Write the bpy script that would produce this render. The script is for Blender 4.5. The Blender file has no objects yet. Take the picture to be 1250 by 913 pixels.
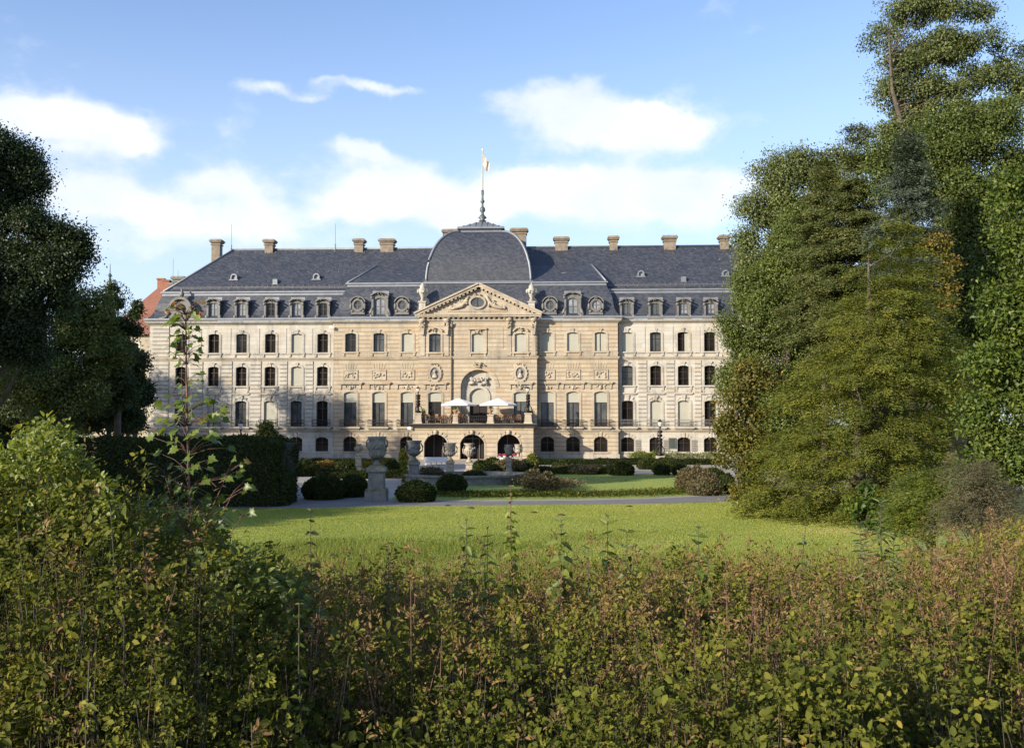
import bpy, math, random, zlib
import numpy as np
from mathutils import Vector

# ------------------------------------------------------------------ camera, sky, sun, exposure
S = bpy.context.scene
COL = S.collection
F, CX, CY = 1227.0, 625.0, 456.5            # focal length and centre in pixels of the 1250 x 913 photograph
PITCH, H = math.radians(2.82), 4.0
cam = bpy.data.cameras.new('camera'); cam_o = bpy.data.objects.new('camera', cam); COL.objects.link(cam_o)
cam.sensor_width = 36; cam.lens = 36 * F / 1250; cam.clip_start = 0.1; cam.clip_end = 4000
cam_o.location = (0, 0, H); cam_o.rotation_euler = (math.pi / 2 + PITCH, 0, 0)
S.camera = cam_o
SUN_EL, SUN_AZ = math.radians(19.0), math.radians(49.0)     # azimuth: to the left of straight behind the camera
sdir = Vector((-math.sin(SUN_AZ) * math.cos(SUN_EL), -math.cos(SUN_AZ) * math.cos(SUN_EL), math.sin(SUN_EL)))
sl = bpy.data.lights.new('sun', 'SUN'); sl.energy = 5.0; sl.angle = math.radians(0.5); sl.color = (1.0, 0.88, 0.70)
so = bpy.data.objects.new('sun', sl); COL.objects.link(so)
so.rotation_euler = sdir.to_track_quat('Z', 'Y').to_euler(); so.location = (-60, -50, 60)
S.view_settings.view_transform = 'Standard'; S.view_settings.look = 'None'
S.view_settings.gamma = 1.0; S.view_settings.exposure = 0.75
S.cycles.max_bounces = 6; S.cycles.diffuse_bounces = 3; S.cycles.transmission_bounces = 4; S.cycles.transparent_max_bounces = 6

def ray(px, py):
    x, u = (px - CX) / F, -(py - CY) / F
    c, s = math.cos(PITCH), math.sin(PITCH)
    return Vector((x, c - u * s, s + u * c))
def at(px, py, Y):
    d = ray(px, py); return Vector((0, 0, H)) + d * (Y / d.y)
def gnd(px, py, z=0.0):
    d = ray(px, py); return Vector((0, 0, H)) + d * ((z - H) / d.z)

world = bpy.data.worlds.new('World'); S.world = world; world.use_nodes = True
def build_world():
    nt = world.node_tree; N, L = nt.nodes, nt.links; N.clear()
    out = N.new('ShaderNodeOutputWorld'); bg = N.new('ShaderNodeBackground'); bg.inputs['Strength'].default_value = 0.12
    L.new(bg.outputs[0], out.inputs['Surface'])
    sky = N.new('ShaderNodeTexSky'); sky.sky_type = 'NISHITA'; sky.sun_disc = False
    sky.sun_elevation = SUN_EL; sky.sun_rotation = math.atan2(sdir.x, sdir.y) % (2 * math.pi)
    sky.air_density = 1.0; sky.dust_density = 0.6; sky.ozone_density = 1.6
    def val(x):
        return x
    def m(op, a, b=None, clamp=False):
        n = N.new('ShaderNodeMath'); n.operation = op; n.use_clamp = clamp
        for i, q in enumerate((a, b)):
            if q is None: continue
            if isinstance(q, (int, float)): n.inputs[i].default_value = q
            else: L.new(q, n.inputs[i])
        return n.outputs[0]
    tc = N.new('ShaderNodeTexCoord'); sep = N.new('ShaderNodeSeparateXYZ'); L.new(tc.outputs['Generated'], sep.inputs[0])
    az = m('ARCTAN2', sep.outputs[0], sep.outputs[1]); el = m('ARCSINE', sep.outputs[2])
    pos = N.new('ShaderNodeCombineXYZ'); L.new(az, pos.inputs[0]); L.new(el, pos.inputs[1])
    def noise(scale, detail, rough, dim='3D', sx=1.0, off=0.0):
        mp = N.new('ShaderNodeMapping'); mp.inputs['Scale'].default_value = (scale * sx, scale, 1); mp.inputs['Location'].default_value = (off, off * 1.7, off)
        L.new(pos.outputs[0], mp.inputs[0])
        n = N.new('ShaderNodeTexNoise'); n.inputs['Scale'].default_value = 1; n.inputs['Detail'].default_value = detail; n.inputs['Roughness'].default_value = rough
        L.new(mp.outputs[0], n.inputs['Vector']); return n
    warp = noise(14, 4, 0.55, off=3.1)
    wv = N.new('ShaderNodeVectorMath'); wv.operation = 'MULTIPLY_ADD'
    L.new(warp.outputs['Color'], wv.inputs[0]); wv.inputs[1].default_value = (0.07, 0.045, 0); 
    sh = N.new('ShaderNodeVectorMath'); sh.operation = 'ADD'; L.new(pos.outputs[0], sh.inputs[0]); sh.inputs[1].default_value = (-0.035, -0.0225, 0)
    L.new(sh.outputs[0], wv.inputs[2])
    blobs = [(45, 142, 105, 22, 1.15), (95, 152, 60, 14, .7), (160, 181, 28, 13, 1.2), (90, 188, 30, 8, .5), (205, 258, 90, 16, .8), (120, 232, 45, 22, 1.05), (300, 232, 36, 22, 1.05), (250, 225, 30, 12, .5),
             (150, 300, 110, 20, .55), (300, 275, 60, 14, .5), (450, 108, 48, 7, 1.3), (400, 95, 20, 5, .8), (328, 104, 22, 6, 1.0), (370, 116, 20, 5, .6),
             (488, 228, 50, 26, 1.25), (450, 187, 45, 9, 1.0), (540, 255, 90, 20, .8), (420, 258, 50, 13, .7),
             (662, 112, 60, 14, 1.0), (700, 140, 70, 24, 1.1), (745, 170, 70, 18, .9), (835, 155, 50, 17, 1.1), (790, 140, 40, 10, .6),
             (660, 218, 70, 11, 1.2), (760, 222, 90, 17, 1.1), (860, 222, 60, 20, 1.05), (700, 250, 150, 16, .65), (830, 258, 90, 14, .5), (940, 230, 40, 22, .4), (230, 285, 260, 42, .2), (720, 262, 240, 42, .24), (480, 265, 160, 36, .12), (100, 170, 130, 40, .2), (700, 160, 170, 50, .25), (470, 210, 110, 40, .2)]
    tot = None
    for (px, py, rx, ry, w) in blobs:
        d = ray(px, py).normalized()
        sub = N.new('ShaderNodeVectorMath'); sub.operation = 'SUBTRACT'; L.new(wv.outputs[0], sub.inputs[0])
        sub.inputs[1].default_value = (math.atan2(d.x, d.y), math.asin(d.z), 0)
        mul = N.new('ShaderNodeVectorMath'); mul.operation = 'MULTIPLY'; L.new(sub.outputs[0], mul.inputs[0])
        mul.inputs[1].default_value = (F / rx, F / ry, 0)
        dot = N.new('ShaderNodeVectorMath'); dot.operation = 'DOT_PRODUCT'; L.new(mul.outputs[0], dot.inputs[0]); L.new(mul.outputs[0], dot.inputs[1])
        g = m('MULTIPLY', m('EXPONENT', m('MULTIPLY', dot.outputs['Value'], -0.75)), w * .85)
        tot = g if tot is None else m('ADD', tot, g)
    fb = noise(22, 8, 0.6, sx=0.6, off=7.7); fb2 = noise(9, 5, 0.55, sx=0.7, off=1.3)
    f = m('ADD', tot, m('MULTIPLY', m('SUBTRACT', fb.outputs['Fac'], 0.5), 1.7))
    f = m('ADD', f, m('MULTIPLY', m('SUBTRACT', fb2.outputs['Fac'], 0.5), 0.5))
    mr = N.new('ShaderNodeMapRange'); mr.interpolation_type = 'SMOOTHSTEP'; mr.inputs['From Min'].default_value = 0.20; mr.inputs['From Max'].default_value = 1.06
    L.new(f, mr.inputs['Value'])
    # clouds elsewhere round the horizon (seen only in reflections and from other sides)
    # pale air towards the horizon
    hz = N.new('ShaderNodeMapRange'); hz.interpolation_type = 'SMOOTHSTEP'; hz.inputs['From Min'].default_value = 0.42; hz.inputs['From Max'].default_value = 0.02
    L.new(el, hz.inputs['Value'])
    tint = N.new('ShaderNodeMix'); tint.data_type = 'RGBA'; tint.blend_type = 'MULTIPLY'; tint.inputs[0].default_value = 1.0
    L.new(sky.outputs[0], tint.inputs[6]); tint.inputs[7].default_value = SKY_TINT
    pale = N.new('ShaderNodeMix'); pale.data_type = 'RGBA'; L.new(m('MULTIPLY', hz.outputs[0], 0.8), pale.inputs[0]); L.new(tint.outputs[2], pale.inputs[6]); pale.inputs[7].default_value = (3.7, 4.5, 5.7, 1)
    cc = N.new('ShaderNodeMix'); cc.data_type = 'RGBA'; cm = N.new('ShaderNodeMapRange'); cm.inputs['From Min'].default_value = 0.35; cm.inputs['From Max'].default_value = 0.7
    L.new(fb2.outputs['Fac'], cm.inputs['Value']); L.new(cm.outputs[0], cc.inputs[0]); cc.inputs[6].default_value = (4.3, 4.75, 5.4, 1); cc.inputs[7].default_value = (5.9, 5.9, 5.9, 1)
    mix = N.new('ShaderNodeMix'); mix.data_type = 'RGBA'; L.new(m('MULTIPLY', mr.outputs[0], 0.95), mix.inputs[0]); L.new(pale.outputs[2], mix.inputs[6]); L.new(cc.outputs[2], mix.inputs[7])
    L.new(mix.outputs[2], bg.inputs['Color'])
SKY_TINT = (1.17, 1.17, 1.32, 1)
build_world()

# ------------------------------------------------------------------ helpers
rng = np.random.default_rng(7)
random.seed(11)
def lin(r, g, b): return tuple(((c / 255) / 12.92 if c / 255 <= 0.04045 else ((c / 255 + 0.055) / 1.055) ** 2.4) for c in (r, g, b))

class MB:
    """collects shapes into one mesh"""
    def __init__(s): s.v = []; s.f = []; s.sm = []
    def face(s, pts, smooth=False):
        i = len(s.v); s.v += [tuple(p) for p in pts]; s.f.append(tuple(range(i, i + len(pts)))); s.sm.append(smooth)
    def add(s, vs, fs, smooth=False):
        i = len(s.v); s.v += [tuple(p) for p in vs]; s.f += [tuple(k + i for k in f) for f in fs]; s.sm += [smooth] * len(fs)
    def box(s, x0, x1, y0, y1, z0, z1):
        v = [(x0,y0,z0),(x1,y0,z0),(x1,y1,z0),(x0,y1,z0),(x0,y0,z1),(x1,y0,z1),(x1,y1,z1),(x0,y1,z1)]
        s.add(v, [(0,3,2,1),(4,5,6,7),(0,1,5,4),(1,2,6,5),(2,3,7,6),(3,0,4,7)])
    def frustum(s, x, y, z0, z1, a0, b0, a1, b1):
        v = [(x-a0,y-b0,z0),(x+a0,y-b0,z0),(x+a0,y+b0,z0),(x-a0,y+b0,z0),(x-a1,y-b1,z1),(x+a1,y-b1,z1),(x+a1,y+b1,z1),(x-a1,y+b1,z1)]
        s.add(v, [(0,3,2,1),(4,5,6,7),(0,1,5,4),(1,2,6,5),(2,3,7,6),(3,0,4,7)])
    def prism(s, poly, y0, y1):
        """polygon of (x, z), counter-clockwise seen from -y, extruded from y0 (front) to y1"""
        n = len(poly); v = [(x, y0, z) for x, z in poly] + [(x, y1, z) for x, z in poly]
        s.add(v, [tuple(range(n)), tuple(range(2*n-1, n-1, -1))] + [(i, i+n, (i+1) % n + n, (i+1) % n) for i in range(n)])
    def lathe(s, c, prof, n=14, smooth=True, sq=(1, 1)):
        v = []; f = []
        for r, z in prof:
            for k in range(n):
                a = 2 * math.pi * k / n; v.append((c[0] + r * sq[0] * math.cos(a), c[1] + r * sq[1] * math.sin(a), c[2] + z))
        for j in range(len(prof) - 1):
            for k in range(n):
                k2 = (k + 1) % n; f.append((j*n+k, j*n+k2, (j+1)*n+k2, (j+1)*n+k))
        f.append(tuple(range(n-1, -1, -1))); f.append(tuple((len(prof)-1)*n + k for k in range(n)))
        s.add(v, f, smooth)
    def tube(s, pts, rad, n=6, smooth=True):
        pts = [Vector(p) for p in pts]; m_ = len(pts)
        if isinstance(rad, (int, float)): rad = [rad] * m_
        v = []; f = []; ref = Vector((0, 0, 1))
        for i, p in enumerate(pts):
            t = (pts[min(i+1, m_-1)] - pts[max(i-1, 0)])
            t = t.normalized() if t.length > 1e-9 else Vector((0, 0, 1))
            r0 = ref if abs(t.dot(ref)) < 0.95 else Vector((1, 0, 0))
            a = t.cross(r0).normalized(); b = t.cross(a).normalized()
            for k in range(n):
                q = 2 * math.pi * k / n; v.append(p + (a * math.cos(q) + b * math.sin(q)) * rad[i])
        for j in range(m_ - 1):
            for k in range(n):
                k2 = (k + 1) % n; f.append((j*n+k, (j+1)*n+k, (j+1)*n+k2, j*n+k2))
        f.append(tuple(range(n))); f.append(tuple((m_-1)*n + k for k in range(n-1, -1, -1)))
        s.add(v, f, smooth)
    def blob(s, c, r, n=8, m_=6):
        v = []; f = []
        for j in range(m_ + 1):
            t = math.pi * j / m_
            for k in range(n):
                a = 2 * math.pi * k / n
                v.append((c[0] + r[0]*math.sin(t)*math.cos(a), c[1] + r[1]*math.sin(t)*math.sin(a), c[2] - r[2]*math.cos(t)))
        for j in range(m_):
            for k in range(n):
                k2 = (k+1) % n; f.append((j*n+k, j*n+k2, (j+1)*n+k2, (j+1)*n+k))
        s.add(v, f, True)
    def ring(s, inner, outer, y0, y1):
        """band between two outlines of (x, z) of equal length; y0 front, y1 back"""
        n = len(inner)
        v = [(x, y0, z) for x, z in inner] + [(x, y0, z) for x, z in outer] + [(x, y1, z) for x, z in inner] + [(x, y1, z) for x, z in outer]
        f = []
        for i in range(n - 1):
            f += [(i, i+1, n+i+1, n+i), (n+i, n+i+1, 3*n+i+1, 3*n+i), (i+1, i, 2*n+i, 2*n+i+1)]
        f += [(0, n, 3*n, 2*n), (n-1, 3*n-1, 4*n-1, 2*n-1)]
        s.add(v, f)
    def sweep(s, path, prof, closed=False):
        """profile of (out, z) along a plan path of (x, y); 'out' is to the right of the direction of travel"""
        P = [Vector((p[0], p[1])) for p in path]; n = len(P); k = len(prof); offs = []
        for i in range(n):
            d0 = (P[i] - P[i-1]).normalized() if i > 0 or closed else None
            d1 = (P[(i+1) % n] - P[i]).normalized() if i < n-1 or closed else None
            if d0 is None: d0 = d1
            if d1 is None: d1 = d0
            n0 = Vector((d0.y, -d0.x)); n1 = Vector((d1.y, -d1.x)); b = n0 + n1
            b = b.normalized(); offs.append(b / max(0.3, b.dot(n0)))
        v = []
        for i in range(n):
            for o, z in prof:
                q = P[i] + offs[i] * o; v.append((q.x, q.y, z))
        f = []
        for i in range(n if closed else n - 1):
            j = (i + 1) % n
            for q in range(k - 1): f.append((i*k+q, j*k+q, j*k+q+1, i*k+q+1))
        if not closed: f += [tuple(range(k)), tuple((n-1)*k + q for q in range(k-1, -1, -1))]
        s.add(v, f)
    def build(s, name, mat, parent=None):
        me = bpy.data.meshes.new(name); me.from_pydata(s.v, [], s.f)
        me.polygons.foreach_set('use_smooth', np.array(s.sm, dtype=bool)); me.update()
        o = bpy.data.objects.new(name, me); COL.objects.link(o); o.data.materials.append(mat)
        if parent is not None: o.parent = parent
        return o

def tag(o, label=None, cat=None, group=None, kind=None):
    if label: o['label'] = label
    if cat: o['category'] = cat
    if group: o['group'] = group
    if kind: o['kind'] = kind
    return o
def empty(name, loc=(0, 0, 0), rz=0.0):
    o = bpy.data.objects.new(name, None); COL.objects.link(o); o.location = loc; o.rotation_euler = (0, 0, rz); o.empty_display_size = 0.3; return o
def copy_tree(o, parent=None):
    c = o.copy(); COL.objects.link(c)
    if parent is not None: c.parent = parent
    for ch in [q for q in o.children]: copy_tree(ch, c)
    return c

# ---- materials
class NT:
    def __init__(s, name):
        s.m = bpy.data.materials.new(name); s.m.use_nodes = True; s.t = s.m.node_tree; s.N = s.t.nodes; s.L = s.t.links
        s.b = s.N['Principled BSDF']; s.tc = s.N.new('ShaderNodeTexCoord')
    def set(s, **k):
        for a, v in k.items(): s.b.inputs[a.replace('_', ' ')].default_value = v
    def math(s, op, a, b=None, c=None, clamp=False):
        n = s.N.new('ShaderNodeMath'); n.operation = op; n.use_clamp = clamp
        for i, q in enumerate((a, b, c)):
            if q is None: continue
            if isinstance(q, (int, float)): n.inputs[i].default_value = q
            else: s.L.new(q, n.inputs[i])
        return n.outputs[0]
    def noise(s, scale, detail=4, rough=0.55, stretch=(1, 1, 1), co='Object'):
        mp = s.N.new('ShaderNodeMapping'); mp.inputs['Scale'].default_value = stretch; s.L.new(s.tc.outputs[co], mp.inputs[0])
        n = s.N.new('ShaderNodeTexNoise'); n.inputs['Scale'].default_value = scale; n.inputs['Detail'].default_value = detail; n.inputs['Roughness'].default_value = rough
        s.L.new(mp.outputs[0], n.inputs['Vector']); return n.outputs['Fac']
    def ramp(s, fac, stops):
        r = s.N.new('ShaderNodeValToRGB'); e = r.color_ramp.elements
        while len(e) < len(stops): e.new(0.5)
        for el, (p, c) in zip(e, stops): el.position = p; el.color = (*c, 1) if len(c) == 3 else c
        s.L.new(fac, r.inputs[0]); return r.outputs[0]
    def mix(s, fac, a, b, mode='MIX'):
        n = s.N.new('ShaderNodeMix'); n.data_type = 'RGBA'; n.blend_type = mode
        for i, q in ((0, fac), (6, a), (7, b)):
            if isinstance(q, (int, float)): n.inputs[i].default_value = q
            elif isinstance(q, tuple): n.inputs[i].default_value = (*q, 1) if len(q) == 3 else q
            else: s.L.new(q, n.inputs[i])
        return n.outputs[2]
    def step(s, v, a, b):
        n = s.N.new('ShaderNodeMapRange'); n.interpolation_type = 'SMOOTHSTEP'; n.inputs['From Min'].default_value = a; n.inputs['From Max'].default_value = b
        s.L.new(v, n.inputs['Value']); return n.outputs[0]
    def xyz(s):
        n = s.N.new('ShaderNodeSeparateXYZ'); s.L.new(s.tc.outputs['Object'], n.inputs[0]); return n.outputs
    def color(s, c): s.L.new(c, s.b.inputs['Base Color'])
    def bump(s, h, strength=0.4, dist=0.02):
        n = s.N.new('ShaderNodeBump'); n.inputs['Strength'].default_value = strength; n.inputs['Distance'].default_value = dist
        s.L.new(h, n.inputs['Height']); s.L.new(n.outputs[0], s.b.inputs['Normal'])

def plain(name, c, rough=0.6, metal=0.0, var=0.25, scale=3.0):
    t = NT(name); t.set(Roughness=rough, Metallic=metal)
    n = t.noise(scale, 5, 0.6); t.color(t.ramp(n, [(0.25, tuple(q * (1 - var) for q in c)), (0.75, tuple(min(1, q * (1 + var)) for q in c))]))
    return t.m
def stone(name, c, warm, course=0.47, joint=0.62, grooves=True, grey=0.25):
    """sandstone: blocks that differ in tint, joints, rusty streaks and grey weathering"""
    t = NT(name); t.set(Roughness=0.85)
    x, y, z = t.xyz()
    row = t.math('FLOOR', t.math('DIVIDE', z, course))
    xx = t.math('ADD', t.math('DIVIDE', t.math('ADD', x, y), 1.25), t.math('MULTIPLY', row, 0.37)); colm = t.math('FLOOR', xx)
    cmb = t.N.new('ShaderNodeCombineXYZ'); t.L.new(colm, cmb.inputs[0]); t.L.new(row, cmb.inputs[1])
    wn = t.N.new('ShaderNodeTexWhiteNoise'); t.L.new(cmb.outputs[0], wn.inputs['Vector'])
    block = t.ramp(wn.outputs['Value'], [(0.0, tuple(q * 0.88 for q in c)), (0.55, c), (0.86, tuple(q * 1.06 for q in c)), (1.0, warm)])
    n1 = t.noise(0.35, 5, 0.6); col = t.mix(t.math('MULTIPLY', t.step(n1, 0.5, 0.68), 0.55), block, warm)
    n2 = t.noise(0.9, 6, 0.65, (1.6, 1.6, 0.25)); col = t.mix(t.math('MULTIPLY', t.step(n2, 0.46, 0.72), grey * 1.5), col, tuple(0.42 * q for q in (c[1] * 1.02, c[1], c[1] * 0.92)))
    fr = t.math('FRACT', t.math('DIVIDE', z, course)); fx = t.math('FRACT', xx)
    jz = t.math('SUBTRACT', 1.0, t.step(t.math('PINGPONG', fr, 0.5), 0.03, 0.13))
    jx = t.math('MULTIPLY', t.math('SUBTRACT', 1.0, t.step(t.math('PINGPONG', fx, 0.5), 0.008, 0.03)), 0.35)
    j = t.math('MAXIMUM', jz, jx) if grooves else t.math('MULTIPLY', t.math('MAXIMUM', jz, jx), 0.25)
    fine = t.noise(9, 6, 0.7)
    col = t.mix(t.math('MULTIPLY', j, joint), col, tuple(q * 0.3 for q in (c[0], c[1] * 0.9, c[2] * 0.85)))
    col = t.mix(0.35, col, t.ramp(fine, [(0.3, (0.55, 0.55, 0.55)), (0.7, (1.15, 1.15, 1.15))]), 'MULTIPLY')
    t.color(col)
    t.bump(t.math('SUBTRACT', t.math('MULTIPLY', fine, 0.3), j), 0.7, 0.03)
    return t.m
M = {}
M['stone_warm'] = stone('warm_ashlar', (0.415, 0.348, 0.252), (0.385, 0.285, 0.18))
M['stone_pale'] = stone('pale_ashlar', (0.43, 0.402, 0.345), (0.385, 0.33, 0.25), joint=0.55, grey=0.3)
M['stone_flat'] = stone('pale_smooth_stone', (0.455, 0.43, 0.375), (0.42, 0.365, 0.285), grooves=False, grey=0.3)
M['trim_warm'] = stone('warm_carved_stone', (0.41, 0.352, 0.268), (0.35, 0.275, 0.19), grooves=False, grey=0.45)
M['trim_pale'] = stone('pale_carved_stone', (0.43, 0.402, 0.345), (0.37, 0.32, 0.245), grooves=False, grey=0.45)
M['plinth'] = stone('plinth_stone', (0.38, 0.345, 0.29), (0.33, 0.27, 0.2), course=0.6, joint=0.3, grey=0.6)
def slate():
    t = NT('slate_tiles'); t.set(Roughness=0.42); t.b.inputs['Specular IOR Level'].default_value = 0.5
    x, y, z = t.xyz(); row = t.math('FLOOR', t.math('DIVIDE', z, 0.17)); xx = t.math('ADD', t.math('DIVIDE', t.math('ADD', x, t.math('MULTIPLY', y, 0.9)), 0.3), t.math('MULTIPLY', row, 0.5))
    c = t.N.new('ShaderNodeCombineXYZ'); t.L.new(t.math('FLOOR', xx), c.inputs[0]); t.L.new(row, c.inputs[1])
    wn = t.N.new('ShaderNodeTexWhiteNoise'); t.L.new(c.outputs[0], wn.inputs['Vector'])
    base = t.ramp(wn.outputs['Value'], [(0, (0.029, 0.034, 0.045)), (0.5, (0.043, 0.048, 0.060)), (1, (0.062, 0.066, 0.076))])
    n = t.noise(0.5, 5, 0.65, (1, 1, 0.5)); base = t.mix(0.45, base, t.ramp(n, [(0.3, (0.7, 0.72, 0.78)), (0.72, (1.28, 1.22, 1.16))]), 'MULTIPLY')
    t.color(base); t.bump(t.math('ADD', t.math('FRACT', t.math('DIVIDE', z, 0.17)), t.math('MULTIPLY', wn.outputs['Value'], 0.5)), 0.35, 0.015)
    return t.m
M['slate'] = slate()
M['lead'] = plain('weathered_lead', (0.20, 0.215, 0.235), 0.42, 0.35, 0.2, 1.5)
M['zinc'] = plain('pale_zinc', (0.20, 0.215, 0.24), 0.5, 0.3, 0.18, 1.5)
M['chimney'] = plain('brown_weathered_stone', (0.195, 0.158, 0.12), 0.85, 0, 0.5, 1.5)
M['dormer'] = plain('grey_dormer_zinc', (0.135, 0.132, 0.125), 0.6, 0.1, 0.35, 2.5)
M['copper'] = plain('verdigris_metal', (0.09, 0.115, 0.12), 0.5, 0.3, 0.3, 6)
M['sash'] = plain('dark_brown_paint', (0.028, 0.018, 0.014), 0.45, 0, 0.3, 5)
M['sash_grey'] = plain('grey_window_paint', (0.09, 0.09, 0.09), 0.5, 0, 0.2, 5)
def glass(name, c, rough=0.06):
    t = NT(name); t.set(Roughness=rough); t.b.inputs['Specular IOR Level'].default_value = 0.4
    n = t.noise(1.1, 3, 0.5); t.color(t.ramp(n, [(0.35, tuple(0.55 * q for q in c)), (0.65, c)])); t.bump(t.noise(1.4, 2, 0.5), 0.12, 0.05); return t.m
M['glass'] = glass('dark_window_glass', (0.020, 0.017, 0.015))
M['glass_curtain'] = glass('window_glass_before_grey_curtain', (0.085, 0.095, 0.098), 0.15)
M['glass_pale'] = glass('window_glass_before_white_curtain', (0.26, 0.28, 0.30), 0.2)
M['blind'] = plain('pale_roller_blind', (0.33, 0.325, 0.27), 0.8, 0, 0.06, 0.8)
M['iron'] = plain('black_wrought_iron', (0.022, 0.02, 0.019), 0.5, 0.3, 0.3, 8)
M['iron_grey'] = plain('grey_painted_iron', (0.16, 0.155, 0.15), 0.55, 0.2, 0.3, 8)
M['pipe'] = plain('pale_painted_downpipe', (0.42, 0.38, 0.32), 0.5, 0, 0.2, 2)
M['pipe_dark'] = plain('grey_brown_downpipe', (0.17, 0.14, 0.11), 0.5, 0.1, 0.2, 2)
M['white'] = plain('white_canvas', (0.72, 0.70, 0.67), 0.8, 0, 0.04, 2)
M['white_paint'] = plain('white_paint', (0.78, 0.78, 0.76), 0.5, 0, 0.05, 2)
M['wood'] = plain('brown_wicker', (0.16, 0.075, 0.04), 0.6, 0, 0.4, 8)
M['wood_light'] = plain('light_wood', (0.34, 0.2, 0.11), 0.6, 0, 0.3, 8)
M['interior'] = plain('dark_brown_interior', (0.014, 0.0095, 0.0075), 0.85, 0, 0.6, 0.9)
M['urn_grey'] = plain('grey_weathered_stone', (0.17, 0.17, 0.155), 0.85, 0, 0.5, 4)
M['urn_pale'] = plain('pale_weathered_stone', (0.33, 0.285, 0.23), 0.85, 0, 0.45, 4)
M['moss'] = plain('mossy_stone', (0.145, 0.13, 0.06), 0.9, 0, 0.5, 4)
M['terracotta'] = plain('terracotta_pot', (0.32, 0.16, 0.09), 0.8, 0, 0.2, 5)
M['bark'] = plain('grey_brown_bark', (0.085, 0.066, 0.05), 0.9, 0, 0.5, 3)
M['bark_red'] = plain('reddish_stem', (0.115, 0.060, 0.04), 0.7, 0, 0.4, 6)
M['stem'] = plain('green_brown_stem', (0.055, 0.048, 0.024), 0.8, 0, 0.4, 9)
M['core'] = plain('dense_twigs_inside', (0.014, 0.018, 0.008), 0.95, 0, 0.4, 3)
M['red_tile'] = None

def leaf_mat(name, stops, trans=0.35, rough=0.5, spec=0.35):
    t = NT(name); t.set(Roughness=rough); t.b.inputs['Specular IOR Level'].default_value = spec
    a = t.N.new('ShaderNodeAttribute'); a.attribute_name = 'tint'
    c = t.ramp(a.outputs['Fac'], stops); t.color(c)
    tr = t.N.new('ShaderNodeBsdfTranslucent'); t.L.new(t.mix(1.0, c, (1.35, 1.3, 0.6), 'MULTIPLY'), tr.inputs['Color'])
    mx = t.N.new('ShaderNodeMixShader'); mx.inputs[0].default_value = trans
    t.L.new(t.b.outputs[0], mx.inputs[1]); t.L.new(tr.outputs[0], mx.inputs[2])
    t.L.new(mx.outputs[0], t.N['Material Output'].inputs['Surface']); return t.m

def unit(a): return a / np.maximum(np.linalg.norm(a, axis=-1, keepdims=True), 1e-9)
def leaf_object(name, pos, d, nrm, length, width, tint, mat, parent=None, shape='quad', fold=0.25, droop=0.15):
    """many leaves as one mesh: each leaf runs from pos along d, its face towards nrm"""
    n = len(pos); d = unit(d); side = unit(np.cross(d, nrm)); up = unit(np.cross(side, d))
    L = np.asarray(length).reshape(-1, 1) * np.ones((n, 1)); W = np.asarray(width).reshape(-1, 1) * np.ones((n, 1)) * 0.5
    if shape == 'quad':
        V = np.stack([pos, pos + d * L * 0.45 + side * W + up * L * fold * 0.3, pos + d * L - up * L * droop, pos + d * L * 0.45 - side * W + up * L * fold * 0.3], 1); k = 4
        loops = np.arange(n * 4); starts = np.arange(n) * 4; nf = n; lt = 4
    elif shape == 'tri':
        V = np.stack([pos - side * W, pos + side * W, pos + d * L - up * L * droop], 1); k = 3
        loops = np.arange(n * 3); starts = np.arange(n) * 3; nf = n; lt = 3
    else:       # 'leaf': folded along the midrib, pointed
        V = np.stack([pos, pos + d*L*0.3 + side*W + up*L*fold*0.3, pos + d*L*0.68 + side*W*0.8 + up*L*(fold*0.25 - droop*0.45), pos + d*L - up*L*droop,
                      pos + d*L*0.68 - side*W*0.8 + up*L*(fold*0.25 - droop*0.45), pos + d*L*0.3 - side*W + up*L*fold*0.3], 1); k = 6
        b = np.arange(n)[:, None] * 6
        loops = np.concatenate([b + np.array([[0, 1, 2, 3]]), b + np.array([[3, 4, 5, 0]])], 1).ravel(); nf = 2 * n; starts = np.arange(nf) * 4; lt = 4
    me = bpy.data.meshes.new(name); me.vertices.add(n * k); me.vertices.foreach_set('co', V.reshape(-1).astype(np.float32))
    me.loops.add(len(loops)); me.loops.foreach_set('vertex_index', loops.astype(np.int32))
    me.polygons.add(nf); me.polygons.foreach_set('loop_start', starts.astype(np.int32))
    try: me.polygons.foreach_set('loop_total', np.full(nf, lt, dtype=np.int32))
    except Exception: pass
    a = me.attributes.new('tint', 'FLOAT', 'FACE'); a.data.foreach_set('value', np.clip(np.repeat(tint, nf // n), 0, 1).astype(np.float32))
    me.update(calc_edges=True); me.materials.append(mat)
    o = bpy.data.objects.new(name, me); COL.objects.link(o)
    if parent is not None: o.parent = parent
    return o
def rdir(n): return unit(rng.normal(size=(n, 3)))
# ------------------------------------------------------------------ the palace (its own frame: x along the front, y into the building, z up)
YAW = math.radians(2.7)
PAL = Vector((-41 / F * 116.0, 116.0, 0.0))
UA, UB = Vector((math.cos(YAW), -math.sin(YAW), 0)), Vector((math.sin(YAW), math.cos(YAW), 0))
def loc(px, py, d):
    """palace coordinates of the point seen at a pixel, on the plane d metres in front of the wing wall"""
    r = ray(px, py); o = Vector((0, 0, H)) - PAL
    t = (-d - o.dot(UB)) / r.dot(UB); p = o + r * t
    return p.dot(UA), p.z
def UX(px, d, py=480): return loc(px, py, d)[0]
def ZZ(py, d, px=300): return loc(px, py, d)[1]
def palw(x, y, z): return PAL + UA * x + UB * y + Vector((0, 0, z))

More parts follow.
